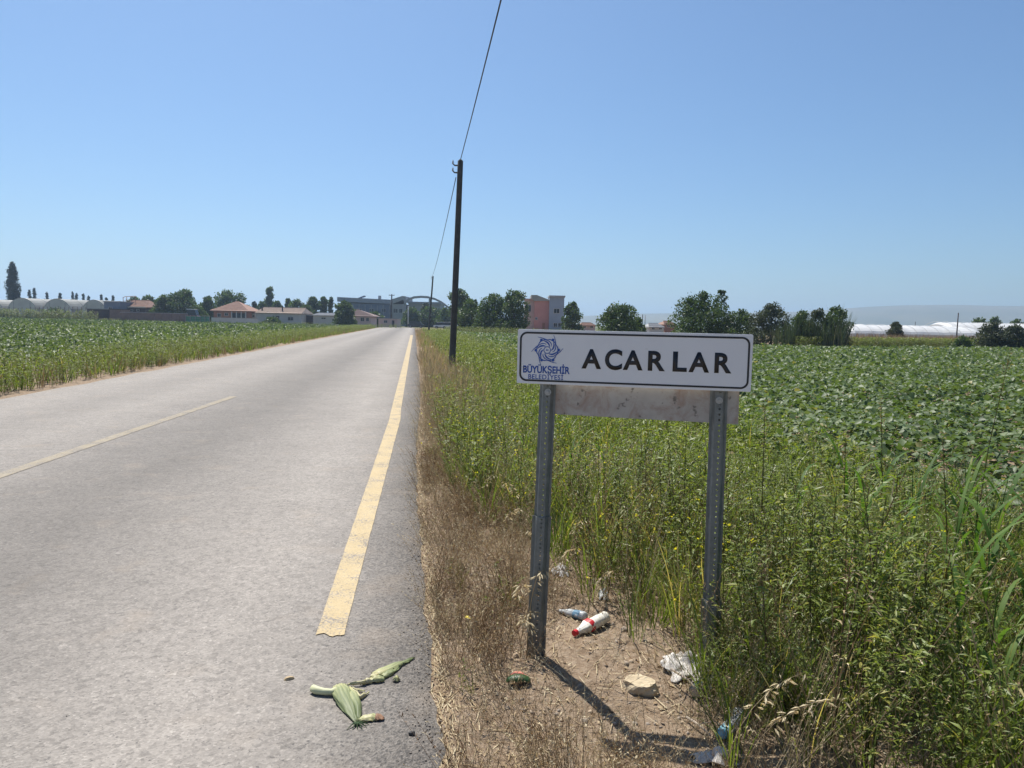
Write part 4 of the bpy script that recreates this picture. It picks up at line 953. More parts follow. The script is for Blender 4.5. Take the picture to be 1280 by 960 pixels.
for i, (x, y, h, n) in enumerate(((2.36, 4.0, .95, 8), (2.62, 3.75, 1.0, 9), (2.85, 4.4, 1.05, 8), (2.15, 4.55, .95, 7), (2.05, 3.35, .85, 7), (2.42, 3.2, .9, 8), (1.95, 5.0, .9, 7), (3.0, 5.0, 1.0, 8), (2.7, 5.3, 1.0, 7), (2.2, 2.95, .8, 7), (2.5, 4.6, 1.0, 8), (1.85, 3.6, .9, 8), (2.3, 3.55, .95, 9), (2.6, 4.15, 1.0, 8), (2.1, 4.1, .95, 8), (2.0, 3.05, .8, 8), (2.9, 4.75, 1.05, 8), (2.35, 5.2, .95, 7))):
    grass_plant(x, y, h, n, _gl1)
for x, y, h in ((2.35, 2.85, .75), (1.9, 2.75, .55), (2.75, 3.35, .8)):
    grass_plant(x, y, h, 6, 'yellowing broad grass blades drooping among green ones', .8, group='yellowing grass plants')
for x, y, h in ((.55, 7.0, .75), (.85, 6.6, .8), (.15, 7.8, .7), (1.2, 6.9, .85), (1.65, 6.2, .8), (-.2, 9.2, .7), (.6, 9.5, .75)):
    grass_plant(x, y, h, 7, 'slender green grass plant among yellow-flowered weeds between the posts', .15, .020, 'slender grass plants between the posts')
def oat_plant(x, y, h, lean, label, n=18, group='dry wild oats'):
    z = verge_z(x, y); t = thing('wild_oat', label, 'wild oat', (x, y, z), 0, group)
    P = [Vector((lean[0] * s ** 2.2 * h, lean[1] * s ** 2.2 * h, h * (s - .25 * s ** 4))) for s in np.linspace(0, 1, 8)]
    P[0].z = -.02
    v, f = stalk_v([p[:] for p in P], .0022, .0008, 4); obj('stem', mesh_np('stem', v, f, np.full(len(v), .5)), G_STRAW, t)
    lv = leaf_v(.036, .009, .35, .0); lv2 = leaf_v(.031, .0075, -.35, .0); V = np.concatenate([lv, lv2 @ frame((1, .12, -.1)).T]); Fm = np.concatenate([LEAF_F, LEAF_F + 5])
    me = mesh_np('spikelet', V, Fm, np.full(10, .92)); me.materials.append(G_STRAW)
    for k in range(n):
        s = .55 + .45 * (k + .5) / n; i = min(6, int(s * 7)); p = P[i].lerp(P[i + 1], s * 7 - i); a = U(0, 6.28)
        obj('spikelet', me, None, t, p + Vector((math.cos(a) * .012, math.sin(a) * .012, -.004)), (0, U(.2, 1.0), a))
for x, y, h, l in ((.10, 3.58, .62, (.12, -.1)), (.07, 3.60, .34, (.15, -.15)), (.13, 3.52, .30, (-.2, -.1)), (.03, 3.66, .50, (.1, -.2))):
    oat_plant(x, y, h, l, 'pale wild oat stems hanging their spikelets across the left post', 18, 'wild oats at the left post')
for x, y, h, l in ((.30, 4.5, .38, (.3, -.1)), (.22, 4.85, .42, (-.2, -.2)), (.40, 4.95, .45, (.25, .1)), (.50, 4.3, .30, (.4, -.1)), (-.05, 5.3, .45, (.3, -.2)), (.1, 5.8, .5, (-.3, 0)), (-.25, 6.2, .5, (.3, .1))):
    oat_plant(x, y, h, l, 'pale wild oat standing in dry grass behind the left post', 18, 'wild oats behind the left post')
for x, y, h, l in ((.80, 2.62, .46, (.75, .35)), (.85, 2.58, .42, (.85, .1))):
    oat_plant(x, y, h, l, 'heavy drooping wild oat head leaning over the blue-ended cup', 26, 'drooping oats by the cup')
def stalk_plant(x, y, h, label, cat='tall weed', head=True, mat=None, n=16, L=.05):
    z = verge_z(x, y); t = thing('tall_weed', label, cat, (x, y, z)); sw = U(-.06, .06, 2); m = mat or G_DARK
    P = [(sw[0] * s * s * h, sw[1] * s * s * h, s * h - .02) for s in (0, .3, .6, 1)]
    v, f = stalk_v(P, .0055, .0018, 5); obj('stem', mesh_np('stem', v, f, np.full(len(v), .15)), m, t)
    A = Acc()
    for k in range(n):
        s = .12 + .8 * k / n; a = k * 2.4; p = np.array([sw[0] * s * s * h, sw[1] * s * s * h, s * h]); M = frame((math.cos(a), math.sin(a), U(.1, .7)), twist=U(-.4, .4)); q = U(.7, 1.3) * (1.2 - .6 * s)
        A.add(leaf_v(L * q, L * .3 * q, .2, .3) @ M.T + p, LEAF_F, np.full(5, U(.4, .9)))
    A.build('foliage', m, t)['kind'] = 'stuff'
    if head:
        B = Acc()
        for k in range(50):
            s = U(.78, 1.02); a = U(0, 6.28); r = U(.004, .03) * (1.4 - s); p = np.array([sw[0] * s * s * h + r * math.cos(a), sw[1] * s * s * h + r * math.sin(a), s * h]); M = frame((math.cos(a), math.sin(a), U(0, 1.2)), twist=U(0, 3))
            B.add(leaf_v(.014, .006, .2, .1) @ M.T + p, LEAF_F, np.full(5, U(.2, .8)))
        B.build('seed_head', G_DRY, t)['kind'] = 'stuff'
stalk_plant(1.42, 4.2, 1.22, 'dark upright weed stalk rising just beyond the right post')
stalk_plant(3.12, 5.0, 1.52, 'tallest thin stalk with pale seed head rising over the crop')
stalk_plant(2.45, 4.9, 1.22, 'thin green stalk beside the arching broad grass')
stalk_plant(2.2, 3.7, 1.12, 'dark narrow-leaved stalk between bushy weeds and broad grass')
stalk_plant(1.80, 4.0, 1.08, 'upright leafy stalk in the middle of the bushy weeds')
stalk_plant(1.33, 2.95, .78, 'withered brown dock stalk at the front of the bushy weeds', mat=G_DRY, n=10)
stalk_plant(1.12, 3.15, .62, 'thin red-brown dried stalk beside the drooping oats', mat=G_DRY, n=8)
def flower_plant(x, y, h, label):
    z = verge_z(x, y); t = thing('flowering_weed', label, 'flower', (x, y, z)); v, f = stalk_v([(0, 0, -.02), (.01, 0, h * .5), (0, .01, h)], .003, .0015, 4); obj('stem', mesh_np('stem', v, f, np.full(len(v), .4)), G_WEED, t)
    m = plain('yellow_petal', (.65, .50, .03), .6); me = None
    for k in range(9):
        if me is None: me = mesh_np('petal', leaf_v(.017, .010, .1, .1), LEAF_F); me.materials.append(m)
        a = k * .7; o = obj('petal', me, None, t, (U(-.008, .008), .01 + U(-.008, .008), h + U(-.006, .006)), (0, U(-.6, .2), a))
flower_plant(*ground(583, 806)[:2], .14, 'single yellow flower in brown grass by the asphalt edge')
_p = ground(762, 700); flower_plant(_p.x, _p.y, .48, 'yellow flower standing in green weeds behind the bottles')
_p = ground(735, 760); flower_plant(_p.x, _p.y, .20, 'short yellow flower just behind the red-capped bottle')

# ------------------------------------------------------------------ trees
M_BARK = mottled('bark', (.045, .036, .028), (.11, .09, .07), 6, .95, .5, .02)
F_TREE = foliage('tree_leaf', [(0, (.028, .046, .018)), (.4, (.058, .096, .028)), (.75, (.095, .145, .042)), (1, (.14, .18, .058))], rough=.5, trans=.36, spec=.35)
F_CYP = foliage('cypress_leaf', [(0, (.010, .020, .012)), (.5, (.020, .037, .019)), (1, (.040, .062, .028))], rough=.6, trans=.1, spec=.25)
F_GREY = foliage('grey_leaf', [(0, (.036, .044, .026)), (.5, (.078, .094, .052)), (1, (.135, .15, .088))], rough=.6, trans=.2, spec=.25)
def profile_r(kind, t):
    if kind == 'cypress': return min(1, .62 + t * .95) * (1 - max(0, (t - .45) / .55) ** 1.9) ** .9
    if kind == 'tall': return math.sqrt(max(0, 1 - (2 * t - 1) ** 2)) * (.75 + .25 * math.sin(t * 9)) + .05
    if kind == 'bush': return math.sqrt(max(0, 1 - t ** 3.4)) * (1 if t > .1 else .95)
    return math.sqrt(max(0, 1 - (1.75 * t - .75) ** 2)) if t > .05 else .55
def tree(px, top, wpx, Y, kind, label, name='broadleaf_tree', n=2200, size=None, mat=None, clear=.10, spire=None, group=None, base=None, cat='tree'):
    p = at(px, top, Y); H = p.z; Wd = wpx * Y / F_PX / 2 * (1.16 if kind != 'cypress' else 1.0); size = size or max(.10, Y * .0026); mat = mat or F_TREE
    t = thing(name, label, cat, (p.x, Y, -.05), 0, group); cb = H * clear
    nb = {'cypress': 34, 'tall': 30, 'bush': 44}.get(kind, 44); n = int(n * 2.4); A = Acc(); cents = []
    for b in range(nb):
        tt = (b + U(.1, .9)) / nb; R0 = profile_r(kind, tt) * Wd; a = U(0, 6.283); rr = R0 * math.sqrt(U(.15, 1)) * .84
        if kind == 'cypress': rr *= .72
        br = max(.12 * Wd, (.36 if kind != 'cypress' else .46) * Wd * U(.7, 1.25) * (.55 + .45 * profile_r(kind, tt)))
        cents.append((np.array([rr * math.cos(a), rr * math.sin(a), cb + (H - cb) * tt - br * (.3 + (1.35 if kind == 'cypress' else .45) * tt)]), br))
    if spire:
        for (dx, zt, w) in spire:
            q = at(px + dx, zt, Y)
            for s in range(4): cents.append((np.array([q.x - p.x + U(-.1, .1), U(-.2, .2), q.z - w * Y / F_PX * (.35 + .6 * s)]), w * Y / F_PX * (.22 + .12 * s)))
    k = max(20, n // len(cents))
    for c, br in cents:
        d = rng.normal(0, 1, (k, 3)); d /= np.linalg.norm(d, axis=1)[:, None]; rad = br * (U(.35, 1.0, k) ** .5 + np.where(U(0, 1, k) < .10, U(0, .35, k), 0))
        st = np.array([1, 1, 1.7]) if kind == 'cypress' else np.array([1, 1, .85]); P = c + d * rad[:, None] * st
        P[:, 2] = np.clip(P[:, 2], .12, H + .2)
        r = .50 + U(-.16, .16) + rng.normal(0, .14, k)
        leaf_cloud(A, P, (size * .7, size * 1.35), .62, np.clip(r, 0, 1), 1.1 if kind != 'cypress' else .9)
    A.build('crown', mat, t)
    r0 = max(.05, min(.28, H * .022)); mb = MB()
    mb.tube([(0, 0, -.15), (.03, .02, cb + .15 * H), (0, 0, H * .62), (0, .02, H * .85)], [r0 * 1.2, r0, r0 * .55, r0 * .15], 7).build('trunk', M_BARK, t, smooth=True)
    if kind not in ('cypress',):
        for c, br in sorted(cents, key=lambda q: -q[1])[:5]:
            MB().tube([(0, 0, min(H * .45, cb + .05 * H)), (c * .5 + np.array([0, 0, .04 * H])), c], [r0 * .5, r0 * .33, r0 * .12], 5).build('limb', M_BARK, t, smooth=True)
    return t
# far left
tree(15, 327, 21, 215, 'cypress', 'tall broad dark cypress standing behind the plastic tunnels', 'cypress_tree', 3600, .42, F_CYP, .06)
for px, tp, w in ((36.5, 362, 5.5), (42.5, 359.5, 6), (58.5, 365, 4.5), (75, 366, 7), (90.8, 365, 2.5), (95.5, 366.5, 5), (104, 367.5, 2.6), (110.5, 370.5, 2.6), (126.5, 368, 3), (133, 371.5, 3.6), (141.2, 368.8, 4.2)):
    tree(px, tp, w, 300, 'cypress', 'small distant cypress showing above the plastic tunnels and sheds', 'cypress_tree', 420, .55, F_CYP, .06, group='distant cypresses')
tree(184, 369.5, 34, 205, 'round', 'spreading green tree just right of the terraced tile-roofed house', n=2200, clear=.12)
tree(166, 371, 22, 215, 'round', 'grey-green tree behind the terraced tile-roofed house', n=1500, clear=.15)
tree(226, 361, 44, 178, 'round', 'largest dark tree crown above the long brown wall', n=3200, clear=.06)
tree(205, 368.5, 26, 176, 'round', 'lower dark tree leaning against the largest crown by the brown wall', n=2000, clear=.05)
tree(287, 362.5, 44, 198, 'round', 'tall leafy tree rising behind the hip-roofed house', n=3000, clear=.08)
tree(260, 370, 24, 188, 'round', 'shorter tree left of the hip-roofed house', n=1600, clear=.06)
tree(337, 358.5, 14, 232, 'tall', 'slim tall tree rising behind the low white building', n=1600, clear=.1)
tree(327, 377, 14, 225, 'round', 'low tree at the left foot of the slim tall tree', n=800)
tree(347, 376.5, 12, 225, 'round', 'low tree at the right foot of the slim tall tree', n=800)
tree(318, 376, 9, 230, 'cypress', 'tiny pointed tree between the hip roof and slim tall tree', n=500, mat=F_CYP)
tree(360, 373.5, 6, 220, 'round', 'small lollipop-shaped tree behind the low white building', n=500, clear=.55)
tree(372, 374.5, 22, 212, 'round', 'greyish rounded tree behind the right end of the white building', n=1300)
tree(392, 371, 17, 200, 'round', 'fresh green tree between the white building and blue hall', n=1500)
tree(404, 371.5, 13, 202, 'tall', 'open-crowned tree next to the blue hall', n=900)
tree(413, 371.5, 7, 204, 'tall', 'thin tree touching the left corner of the blue hall', n=500)
tree(430, 376, 27, 160, 'bush', 'dark rounded bush tree in front of the blue hall', n=2200, clear=.03)
tree(247, 381, 22, 170, 'bush', 'dark shrub behind the white-roofed van', 'shrub', 900, clear=.02, cat='shrub')
tree(311, 383, 16, 178, 'bush', 'shrub filling the gap beside the whitewashed annex', 'shrub', 700, clear=.02, cat='shrub')
tree(383, 381, 20, 182, 'bush', 'dark shrub behind the dark open shed', 'shrub', 900, clear=.02, cat='shrub')
tree(340, 396, 20, 166, 'bush', 'low green bush in front of the long whitewashed building', 'shrub', 700, clear=.02, cat='shrub')
tree(470, 389, 18, 186, 'bush', 'shrub behind the pinkish-grey hut', 'shrub', 700, clear=.02, cat='shrub')
tree(70, 384, 26, 168, 'bush', 'green bush growing through the fence before the tunnels', 'shrub', 900, clear=.02, cat='shrub')
# centre
tree(514, 384, 22, 205, 'bush', 'dark tree under the left foot of the arch', n=1200)
tree(538, 383, 34, 210, 'bush', 'dark tree mass under the middle of the arch', n=1800)
tree(556, 385, 20, 200, 'bush', 'small dark tree at the right foot of the arch', n=1000)
tree(532, 379, 9, 214, 'round', 'yellowish small tree showing through the arch opening', n=500, mat=F_GREY)
tree(574, 361.5, 26, 150, 'tall', 'open umbrella-shaped tree behind the leaning wooden pole', n=1600, clear=.35)
tree(590, 373, 38, 126, 'bush', 'bright green tree right of the leaning wooden pole', n=2200, clear=.03)
tree(619, 366, 44, 112, 'bush', 'broad dark tree left of the pink building', n=2800, clear=.03)
tree(643, 361.5, 38, 110, 'bush', 'tall dark tree against the pink building', n=2800, clear=.03)
tree(716, 377.5, 24, 122, 'bush', 'small green tree right of the blue-grey tower wall', n=1500, clear=.03)
tree(774, 378, 54, 88, 'bush', 'rounded green tree standing alone above the middle of the sign', n=3800, clear=.03)
tree(799, 397, 16, 90, 'bush', 'low shrub leaning on the rounded tree above the sign', 'shrub', 700, clear=.02, cat='shrub')
tree(878, 366, 72, 76, 'bush', 'large dark tree with pointed top behind the sign', n=5600, clear=.03, spire=[(24, 351, 22), (2, 360, 24), (-16, 369, 22)])
tree(926, 386, 40, 74, 'bush', 'pale green shrub between the pointed tree and reeds', 'shrub', 1800, clear=.02, cat='shrub')
tree(966, 377.5, 50, 70, 'bush', 'bushy willow-like tree at the left end of the reeds', n=3000, clear=.02, mat=F_GREY)
tree(1121, 402, 18, 84, 'round', 'small round grey tree in front of the white tunnel', n=1200, clear=.12, mat=F_GREY)
tree(1243, 402, 36, 74, 'bush', 'grey-green shrub beside the far field corner', 'shrub', 1900, clear=.02, mat=F_GREY, cat='shrub')
tree(1268, 405, 34, 73, 'bush', 'second grey-green shrub right at the far field corner', 'shrub', 1700, clear=.02, mat=F_GREY, cat='shrub')
tree(1205, 419, 26, 71, 'bush', 'low dark green shrub at the foot of the thin pole', 'shrub', 900, clear=.02, cat='shrub')
tree(1224, 397, 26, 140, 'bush', 'dark tree behind the far tunnel roof', n=1000)
tree(1244, 396, 18, 142, 'bush', 'rounded dark tree beside another behind the far tunnel roof', n=800)
tree(1272, 399, 24, 141, 'bush', 'low dark tree farthest along the far tunnel roof', n=800)
tree(1003, 387, 34, 67, 'bush', 'leafy grey-green shrub among the reeds beside the willow-like tree', 'shrub', 1700, clear=.02, cat='shrub')
tree(1024, 384.5, 34, 66.5, 'bush', 'leafy shrub in the middle of the reed bed', 'shrub', 1700, clear=.02, mat=F_GREY, cat='shrub')
tree(1046, 382, 36, 66, 'bush', 'leafy green shrub ending the reed bed by the white tunnel', 'shrub', 1900, clear=.02, cat='shrub')
# reeds
def reeds():
    T = [tuft_tmpl(20, 1.0, .017, .10, .7, 5, (.35, .95), .16) for _ in range(4)]
    for i, (px, tp, w, Y) in enumerate(((985, 388, 26, 66), (1003, 385, 24, 66), (1020, 384, 24, 65.5), (1037, 381, 26, 65), (1052, 383, 24, 64.5))):
        p = at(px, tp, Y); t = thing('reed_clump', ('tall reeds touching the willow-like bushy tree', 'tall grey-green reeds in the middle of the reed bed', 'tall grey-green reeds in the middle of the reed bed', 'tall grey-green reeds in the middle of the reed bed', 'tall reeds ending beside the long white tunnel')[i], 'reeds', (p.x, Y, -.05), 0, 'reed clumps'); A = Acc(); n = 13; wd = w * Y / F_PX
        P = np.stack([U(-.6, .6, n) * wd, U(-.9, .9, n), np.zeros(n)], -1); hs = p.z * U(.50, 1.0, n)
        for k in range(n): scatter(A, T, P[k:k + 1], (hs[k], hs[k]), (-.3, .15), .05)
        A.build('stems', foliage('reed_leaf', [(0, (.03, .05, .025)), (.5, (.055, .085, .045)), (.85, (.10, .13, .08)), (1, (.24, .22, .14))], rough=.5, trans=.25, spec=.35) if i == 0 else bpy.data.materials['reed_leaf'], t)['kind'] = 'stuff'
reeds()
def far_scrub():
    A = Acc(); D = Acc()
    # dark growth in the ditch along the far field edges
    n = 2600; s = U(0, 1, n); fx = 24 + 44 * s; fy = np.interp(fx, [19.6, 28, 61, 100], [63, 64.5, 87, 95]) + U(0, 2.2, n); scatter(A, W_SIMP, np.stack([fx, fy, fx * 0 - .05], -1), (1.2, 2.0), (-.3, .1), .1)
    n = 1100; fx = -10 + 28 * U(0, 1, n); fy = np.interp(fx, [-16, 19.6], [120, 62.5]) + U(0, 3, n); scatter(A, W_SIMP, np.stack([fx, fy, fx * 0 - .05], -1), (1.0, 1.9), (-.3, .1), .1)
    n = 2400; fx = U(-135, -24, n); fy = np.interp(fx, [-135, -24], [156, 163]) + U(0, 3, n); k = fx < -88; Pn = np.stack([fx, fy, fx * 0 - .05], -1); scatter(A, W_SIMP, Pn[k], (1.6, 4.4), (-.30, .05), .1); scatter(A, W_SIMP, Pn[~k], (.8, 1.6), (-.30, .05), .1)
    n = 1600; fx = U(30, 66, n); fy = np.interp(fx, [28, 61], [67, 90]) + U(0, 9, n); scatter(D, S_FAR, np.stack([fx, fy, fx * 0 - .05], -1), (1.4, 2.6), (-.25, .1), .1)
    tag(A.build('scrub', G_DARK), 'low dark growth along the far edges of both fields', 'scrub', kind='stuff')
    tag(D.build('dry_grass', G_DRY), 'tan dry grass in front of the white tunnel', 'grass', kind='stuff')
far_scrub()

# ------------------------------------------------------------------ village buildings
M_TILE = mottled('clay_tile', (.23, .125, .09), (.34, .20, .145), 1.2, .85, .4, .03)
M_LIME = mottled('limewash', (.44, .44, .43), (.58, .57, .55), .6, .9, .15, .01, extra=((.36, .33, .29), .9, .60))
M_PINK = mottled('pink_stucco', (.50, .235, .21), (.60, .30, .26), .7, .85, .1, .01)
M_PALE = mottled('pale_pink_stucco', (.50, .38, .36), (.60, .47, .44), .7, .85, .1, .01)
M_BGREY = mottled('blue_grey_stucco', (.27, .32, .40), (.35, .40, .47), .7, .85, .1, .01)
M_BRICKW = mottled('brick_red_wall', (.30, .14, .10), (.42, .22, .16), 1.0, .9, .2, .02)
M_MUD = mottled('brown_wall', (.16, .11, .10), (.24, .17, .15), .8, .95, .2, .02)
M_DARKW = mottled('dark_boards', (.045, .035, .038), (.085, .065, .065), 1.0, .9, .2, .02)
M_HALL = mottled('blue_sheet', (.11, .135, .20), (.17, .20, .27), .5, .6, .1, .01)
M_HALLR = mottled('grey_sheet_roof', (.22, .24, .29), (.31, .33, .37), .5, .5, .1, .01)
M_CONC = mottled('concrete', (.28, .28, .29), (.38, .38, .38), .8, .9, .2, .01)
M_FILM = mottled('tunnel_film', (.17, .17, .15), (.24, .24, .215), .4, .55, .1, .02)
M_FILME = mottled('end_film', (.40, .41, .37), (.54, .55, .50), .4, .6, .1, .02)  # paler than the side film: colour stands in for light passing through
M_FILMW = mottled('white_tunnel_film', (.48, .48, .47), (.58, .58, .57), .3, .5, .1, .02)
M_GLASS = plastic('dark_window', (.045, .055, .065), .12)
M_FRAME = plain('window_frame', (.50, .49, .47), .6)
M_GREENM = plain('green_mesh', (.05, .20, .13), .8)
M_STEEL = plain('painted_steel', (.25, .26, .27), .5, .3)
def bld(name, label, px0, px1, Y, cat='house', group=None):
    """thing at the ground under the middle of its front; helper closures work in local metres from pixels"""
    x0, x1 = at(px0, 400, Y).x, at(px1, 400, Y).x; t = thing(name, label, cat, ((x0 + x1) / 2, Y, 0), 0, group)
    O = Vector(((x0 + x1) / 2, Y, 0))
    def L(px, py, dy=0.0):
        p = at(px, py, Y + dy); return Vector((p.x - O.x, dy, p.z))
    return t, L
def block(t, L, px0, px1, ytop, depth, mat, dy=0.0, name='wall', zb=-.2):
    a, b_ = L(px0, ytop, dy), L(px1, ytop, dy); z = (a.z + b_.z) / 2
    return MB().box(a.x, b_.x, dy, dy + depth, zb, z).build(name, mat, t), a.x, b_.x, z
def window(t, L, px0, px1, y0, y1, dy=0.0, name='window'):
    a, b_ = L(px0, y0, dy), L(px1, y1, dy); x0, x1, z1, z0 = a.x, b_.x, a.z, b_.z; f = .07
    mb = MB(); mb.box(x0 - f, x1 + f, dy - .06, dy + .05, z1, z1 + f).box(x0 - f, x1 + f, dy - .09, dy + .05, z0 - f, z0).box(x0 - f, x0, dy - .06, dy + .05, z0, z1).box(x1, x1 + f, dy - .06, dy + .05, z0, z1).box((x0 + x1) / 2 - .025, (x0 + x1) / 2 + .025, dy - .05, dy + .04, z0, z1)
    o = mb.build(name, M_FRAME, t); MB().box(x0, x1, dy - .03, dy + .03, z0, z1).build('pane', M_GLASS, o); return o
# plastic tunnels on the left
def tunnel(pxc, top, w, Y, length, label, group, mat=M_FILM, name='plastic_tunnel'):
    t, L = bld(name, label, pxc - w / 2, pxc + w / 2, Y, 'greenhouse', group); H = L(pxc, top).z; R0 = w * Y / F_PX / 2; n = 16
    arc = [(R0 * math.cos(math.pi * k / n), H * (.25 + .75 * math.sin(math.pi * k / n))) for k in range(n + 1)]; poly = [(R0, 0)] + arc + [(-R0, 0)]
    MB().prism(poly, 'y', 0.02, length).build('film', mat, t); MB().prism(poly, 'y', -.02, .015).build('end_wall', M_FILME, t)
    for k in range(0, int(length), 6):
        P = [Vector((p[0] * 1.008, k - .03, p[1] * 1.008)) for p in poly]; MB().tube(P, .05, 5).build('hoop', M_STEEL, t)
    z = H * .42; MB().box(-R0 * .22, R0 * .22, -.08, -.02, 0, z).build('door', M_CONC, t)
    for s in (-.55, .55): MB().box(R0 * s - .05, R0 * s + .05, -.07, -.01, 0, H * .80).build('mullion', M_STEEL, t)
    return t
for pxc, tp, w, lab in ((-13, 374, 36, 'grey plastic tunnel farthest from the dark boarded shed'), (28, 372.5, 37, 'rounded grey plastic tunnel with the tall broad cypress right behind it'), (72, 373.5, 36, 'rounded grey plastic tunnel standing between two others like it'), (118, 374.8, 32, 'grey plastic tunnel half hidden by the dark boarded shed')):
    tunnel(pxc, tp, w, 186, 40, lab, 'grey plastic tunnels')
# fence in front of them
def wire_fence(px0, px1, yt, Y, n, label, pm=M_MUD, net=None):
    t, L = bld('fence', label, px0, px1, Y, 'fence'); a, b_ = L(px0, yt), L(px1, yt)
    for k in range(n):
        x = a.x + (b_.x - a.x) * k / (n - 1); z = a.z + (b_.z - a.z) * k / (n - 1) + U(-.15, .15); MB().tube([(x, 0, -.2), (x + U(-.08, .08), 0, z)], .06, 6).build('post', pm, t)
    for f in (.35, .65, .93): MB().tube([(a.x, 0, a.z * f), (b_.x, 0, b_.z * f)], .018, 4).build('wire', M_STEEL, t)
    if net: MB().box(a.x, b_.x, .03, .05, 0, a.z * .9).build('mesh_screen', net, t)
wire_fence(-4, 107, 384, 166, 22, 'post and wire fence before the grey plastic tunnels')
wire_fence(232, 262, 394.3, 160, 6, 'green mesh fence beside the white-roofed van', M_STEEL, M_GREENM)
wire_fence(1070, 1112, 417, 92, 6, 'thin post fence left of the small round grey tree')
# dark sheds
t, L = bld('shed', 'low dark boarded shed beside the last grey tunnel', 109, 136, 167, 'shed'); block(t, L, 109, 136, 386.5, 7, M_DARKW); MB().box(L(108.5, 386).x, L(136.5, 386).x, -.4, 7.4, L(120, 386.5).z, L(120, 386.5).z + .18).build('roof', M_CONC, t); MB().box(L(119, 390).x, L(122.5, 390).x, -.07, -.02, 0, L(119, 389).z).build('door', M_MUD, t)
t, L = bld('shed', 'dark green-grey shed with flat roof behind the boarded shed', 130, 150, 176, 'shed'); block(t, L, 130, 150, 377.5, 8, M_HALL); MB().box(L(129.5, 377).x, L(150.5, 377).x, -.4, 8.4, L(140, 377.5).z, L(140, 377.5).z + .2).build('roof', M_CONC, t); window(t, L, 136, 140, 384, 387.5)
t, L = bld('shed', 'dark lean-to shed at the near end of the brown wall', 137, 151, 165, 'shed'); block(t, L, 137, 151, 387, 4, M_MUD); MB().box(L(136.6, 387).x, L(151.4, 387).x, -.3, 4.3, L(144, 387).z, L(144, 387).z + .15).build('roof', M_DARKW, t)
# terraced tile-roofed house
def gable_roof(t, L, px0, px1, ye, pxr0, pxr1, yr, depth, mat, dy=-.5):
    a, b_, r0, r1 = L(px0, ye, dy), L(px1, ye, dy), L(pxr0, yr, dy), L(pxr1, yr, dy); ze = (a.z + b_.z) / 2; zr = (r0.z + r1.z) / 2; mb = MB(); ym = dy + depth / 2; th = .18
    V = [(a.x, dy, ze), (b_.x, dy, ze), (b_.x, dy + depth, ze), (a.x, dy + depth, ze), (r0.x, ym, zr), (r1.x, ym, zr)]
    V += [(x, y, z - th) for x, y, z in V[:4]]
    mb.add(V, [(0, 1, 5, 4), (1, 2, 5), (2, 3, 4, 5), (3, 0, 4), (0, 6, 7, 1), (1, 7, 8, 2), (2, 8, 9, 3), (3, 9, 6, 0), (6, 9, 8, 7)])
    o = mb.build('roof', mat, t)
    cb = MB().tube([(r0.x, ym, zr + .03), (r1.x + .01, ym, zr + .03)], .10, 6).build('ridge_cap', mat, o)
    for k in range(1, 9):                                            # tile courses standing proud on the near slope
        f = k / 9; p = Vector((a.x, dy, ze)).lerp(Vector((r0.x, ym, zr)), f); q = Vector((b_.x, dy, ze)).lerp(Vector((r1.x, ym, zr)), f); MB().tube([p + Vector((0, -.02, .03)), q + Vector((0, -.02, .03))], .045, 4).build('tile_course', mat, o)
    return o
t, L = bld('house', 'brown tile-roofed house with a metal terrace frame on top', 149, 183, 180); block(t, L, 151, 181, 385, 8, M_DARKW); gable_roof(t, L, 148.5, 183.5, 383.6, 156, 176, 374.8, 9, M_TILE)
MB().box(L(149, 384).x, L(183, 384).x, -.62, -.5, L(165, 384.6).z, L(165, 383.2).z).build('fascia', plain('cream_fascia', (.62, .56, .44), .7), t)
for px in (148.5, 153, 164): MB().box(L(px, 380).x - .05, L(px, 380).x + .05, 2, 2.1, L(px, 384).z, L(px, 371).z).build('frame_post', M_BRICKW, t)
MB().tube([L(148.5, 371.6) + Vector((0, 2, 0)), L(151, 370.4) + Vector((0, 2, 0)), L(165, 369.8) + Vector((0, 2, 0))], .07, 5).build('frame_rail', M_BRICKW, t); MB().tube([L(148.5, 376) + Vector((0, 2, 0)), L(165, 374.6) + Vector((0, 2, 0))], .05, 5).build('frame_rail', M_BRICKW, t)
for px in (156, 163, 171): window(t, L, px, px + 3, 386.6, 389)
t, L = bld('garden_wall', 'long low brown wall below the largest dark tree', 150, 234, 161, 'wall'); a, b_ = L(150, 390.5), L(234, 392.2)
MB().box(a.x, b_.x, 0, .3, -.2, a.z).build('wall', M_MUD, t); MB().box(a.x, b_.x, -.06, .36, a.z, a.z + .1).build('coping', M_CONC, t)
for k in range(9): x = a.x + (b_.x - a.x) * k / 8; MB().box(x - .16, x + .16, -.10, -.003, -.2, a.z - .003).build('pier', M_MUD, t)
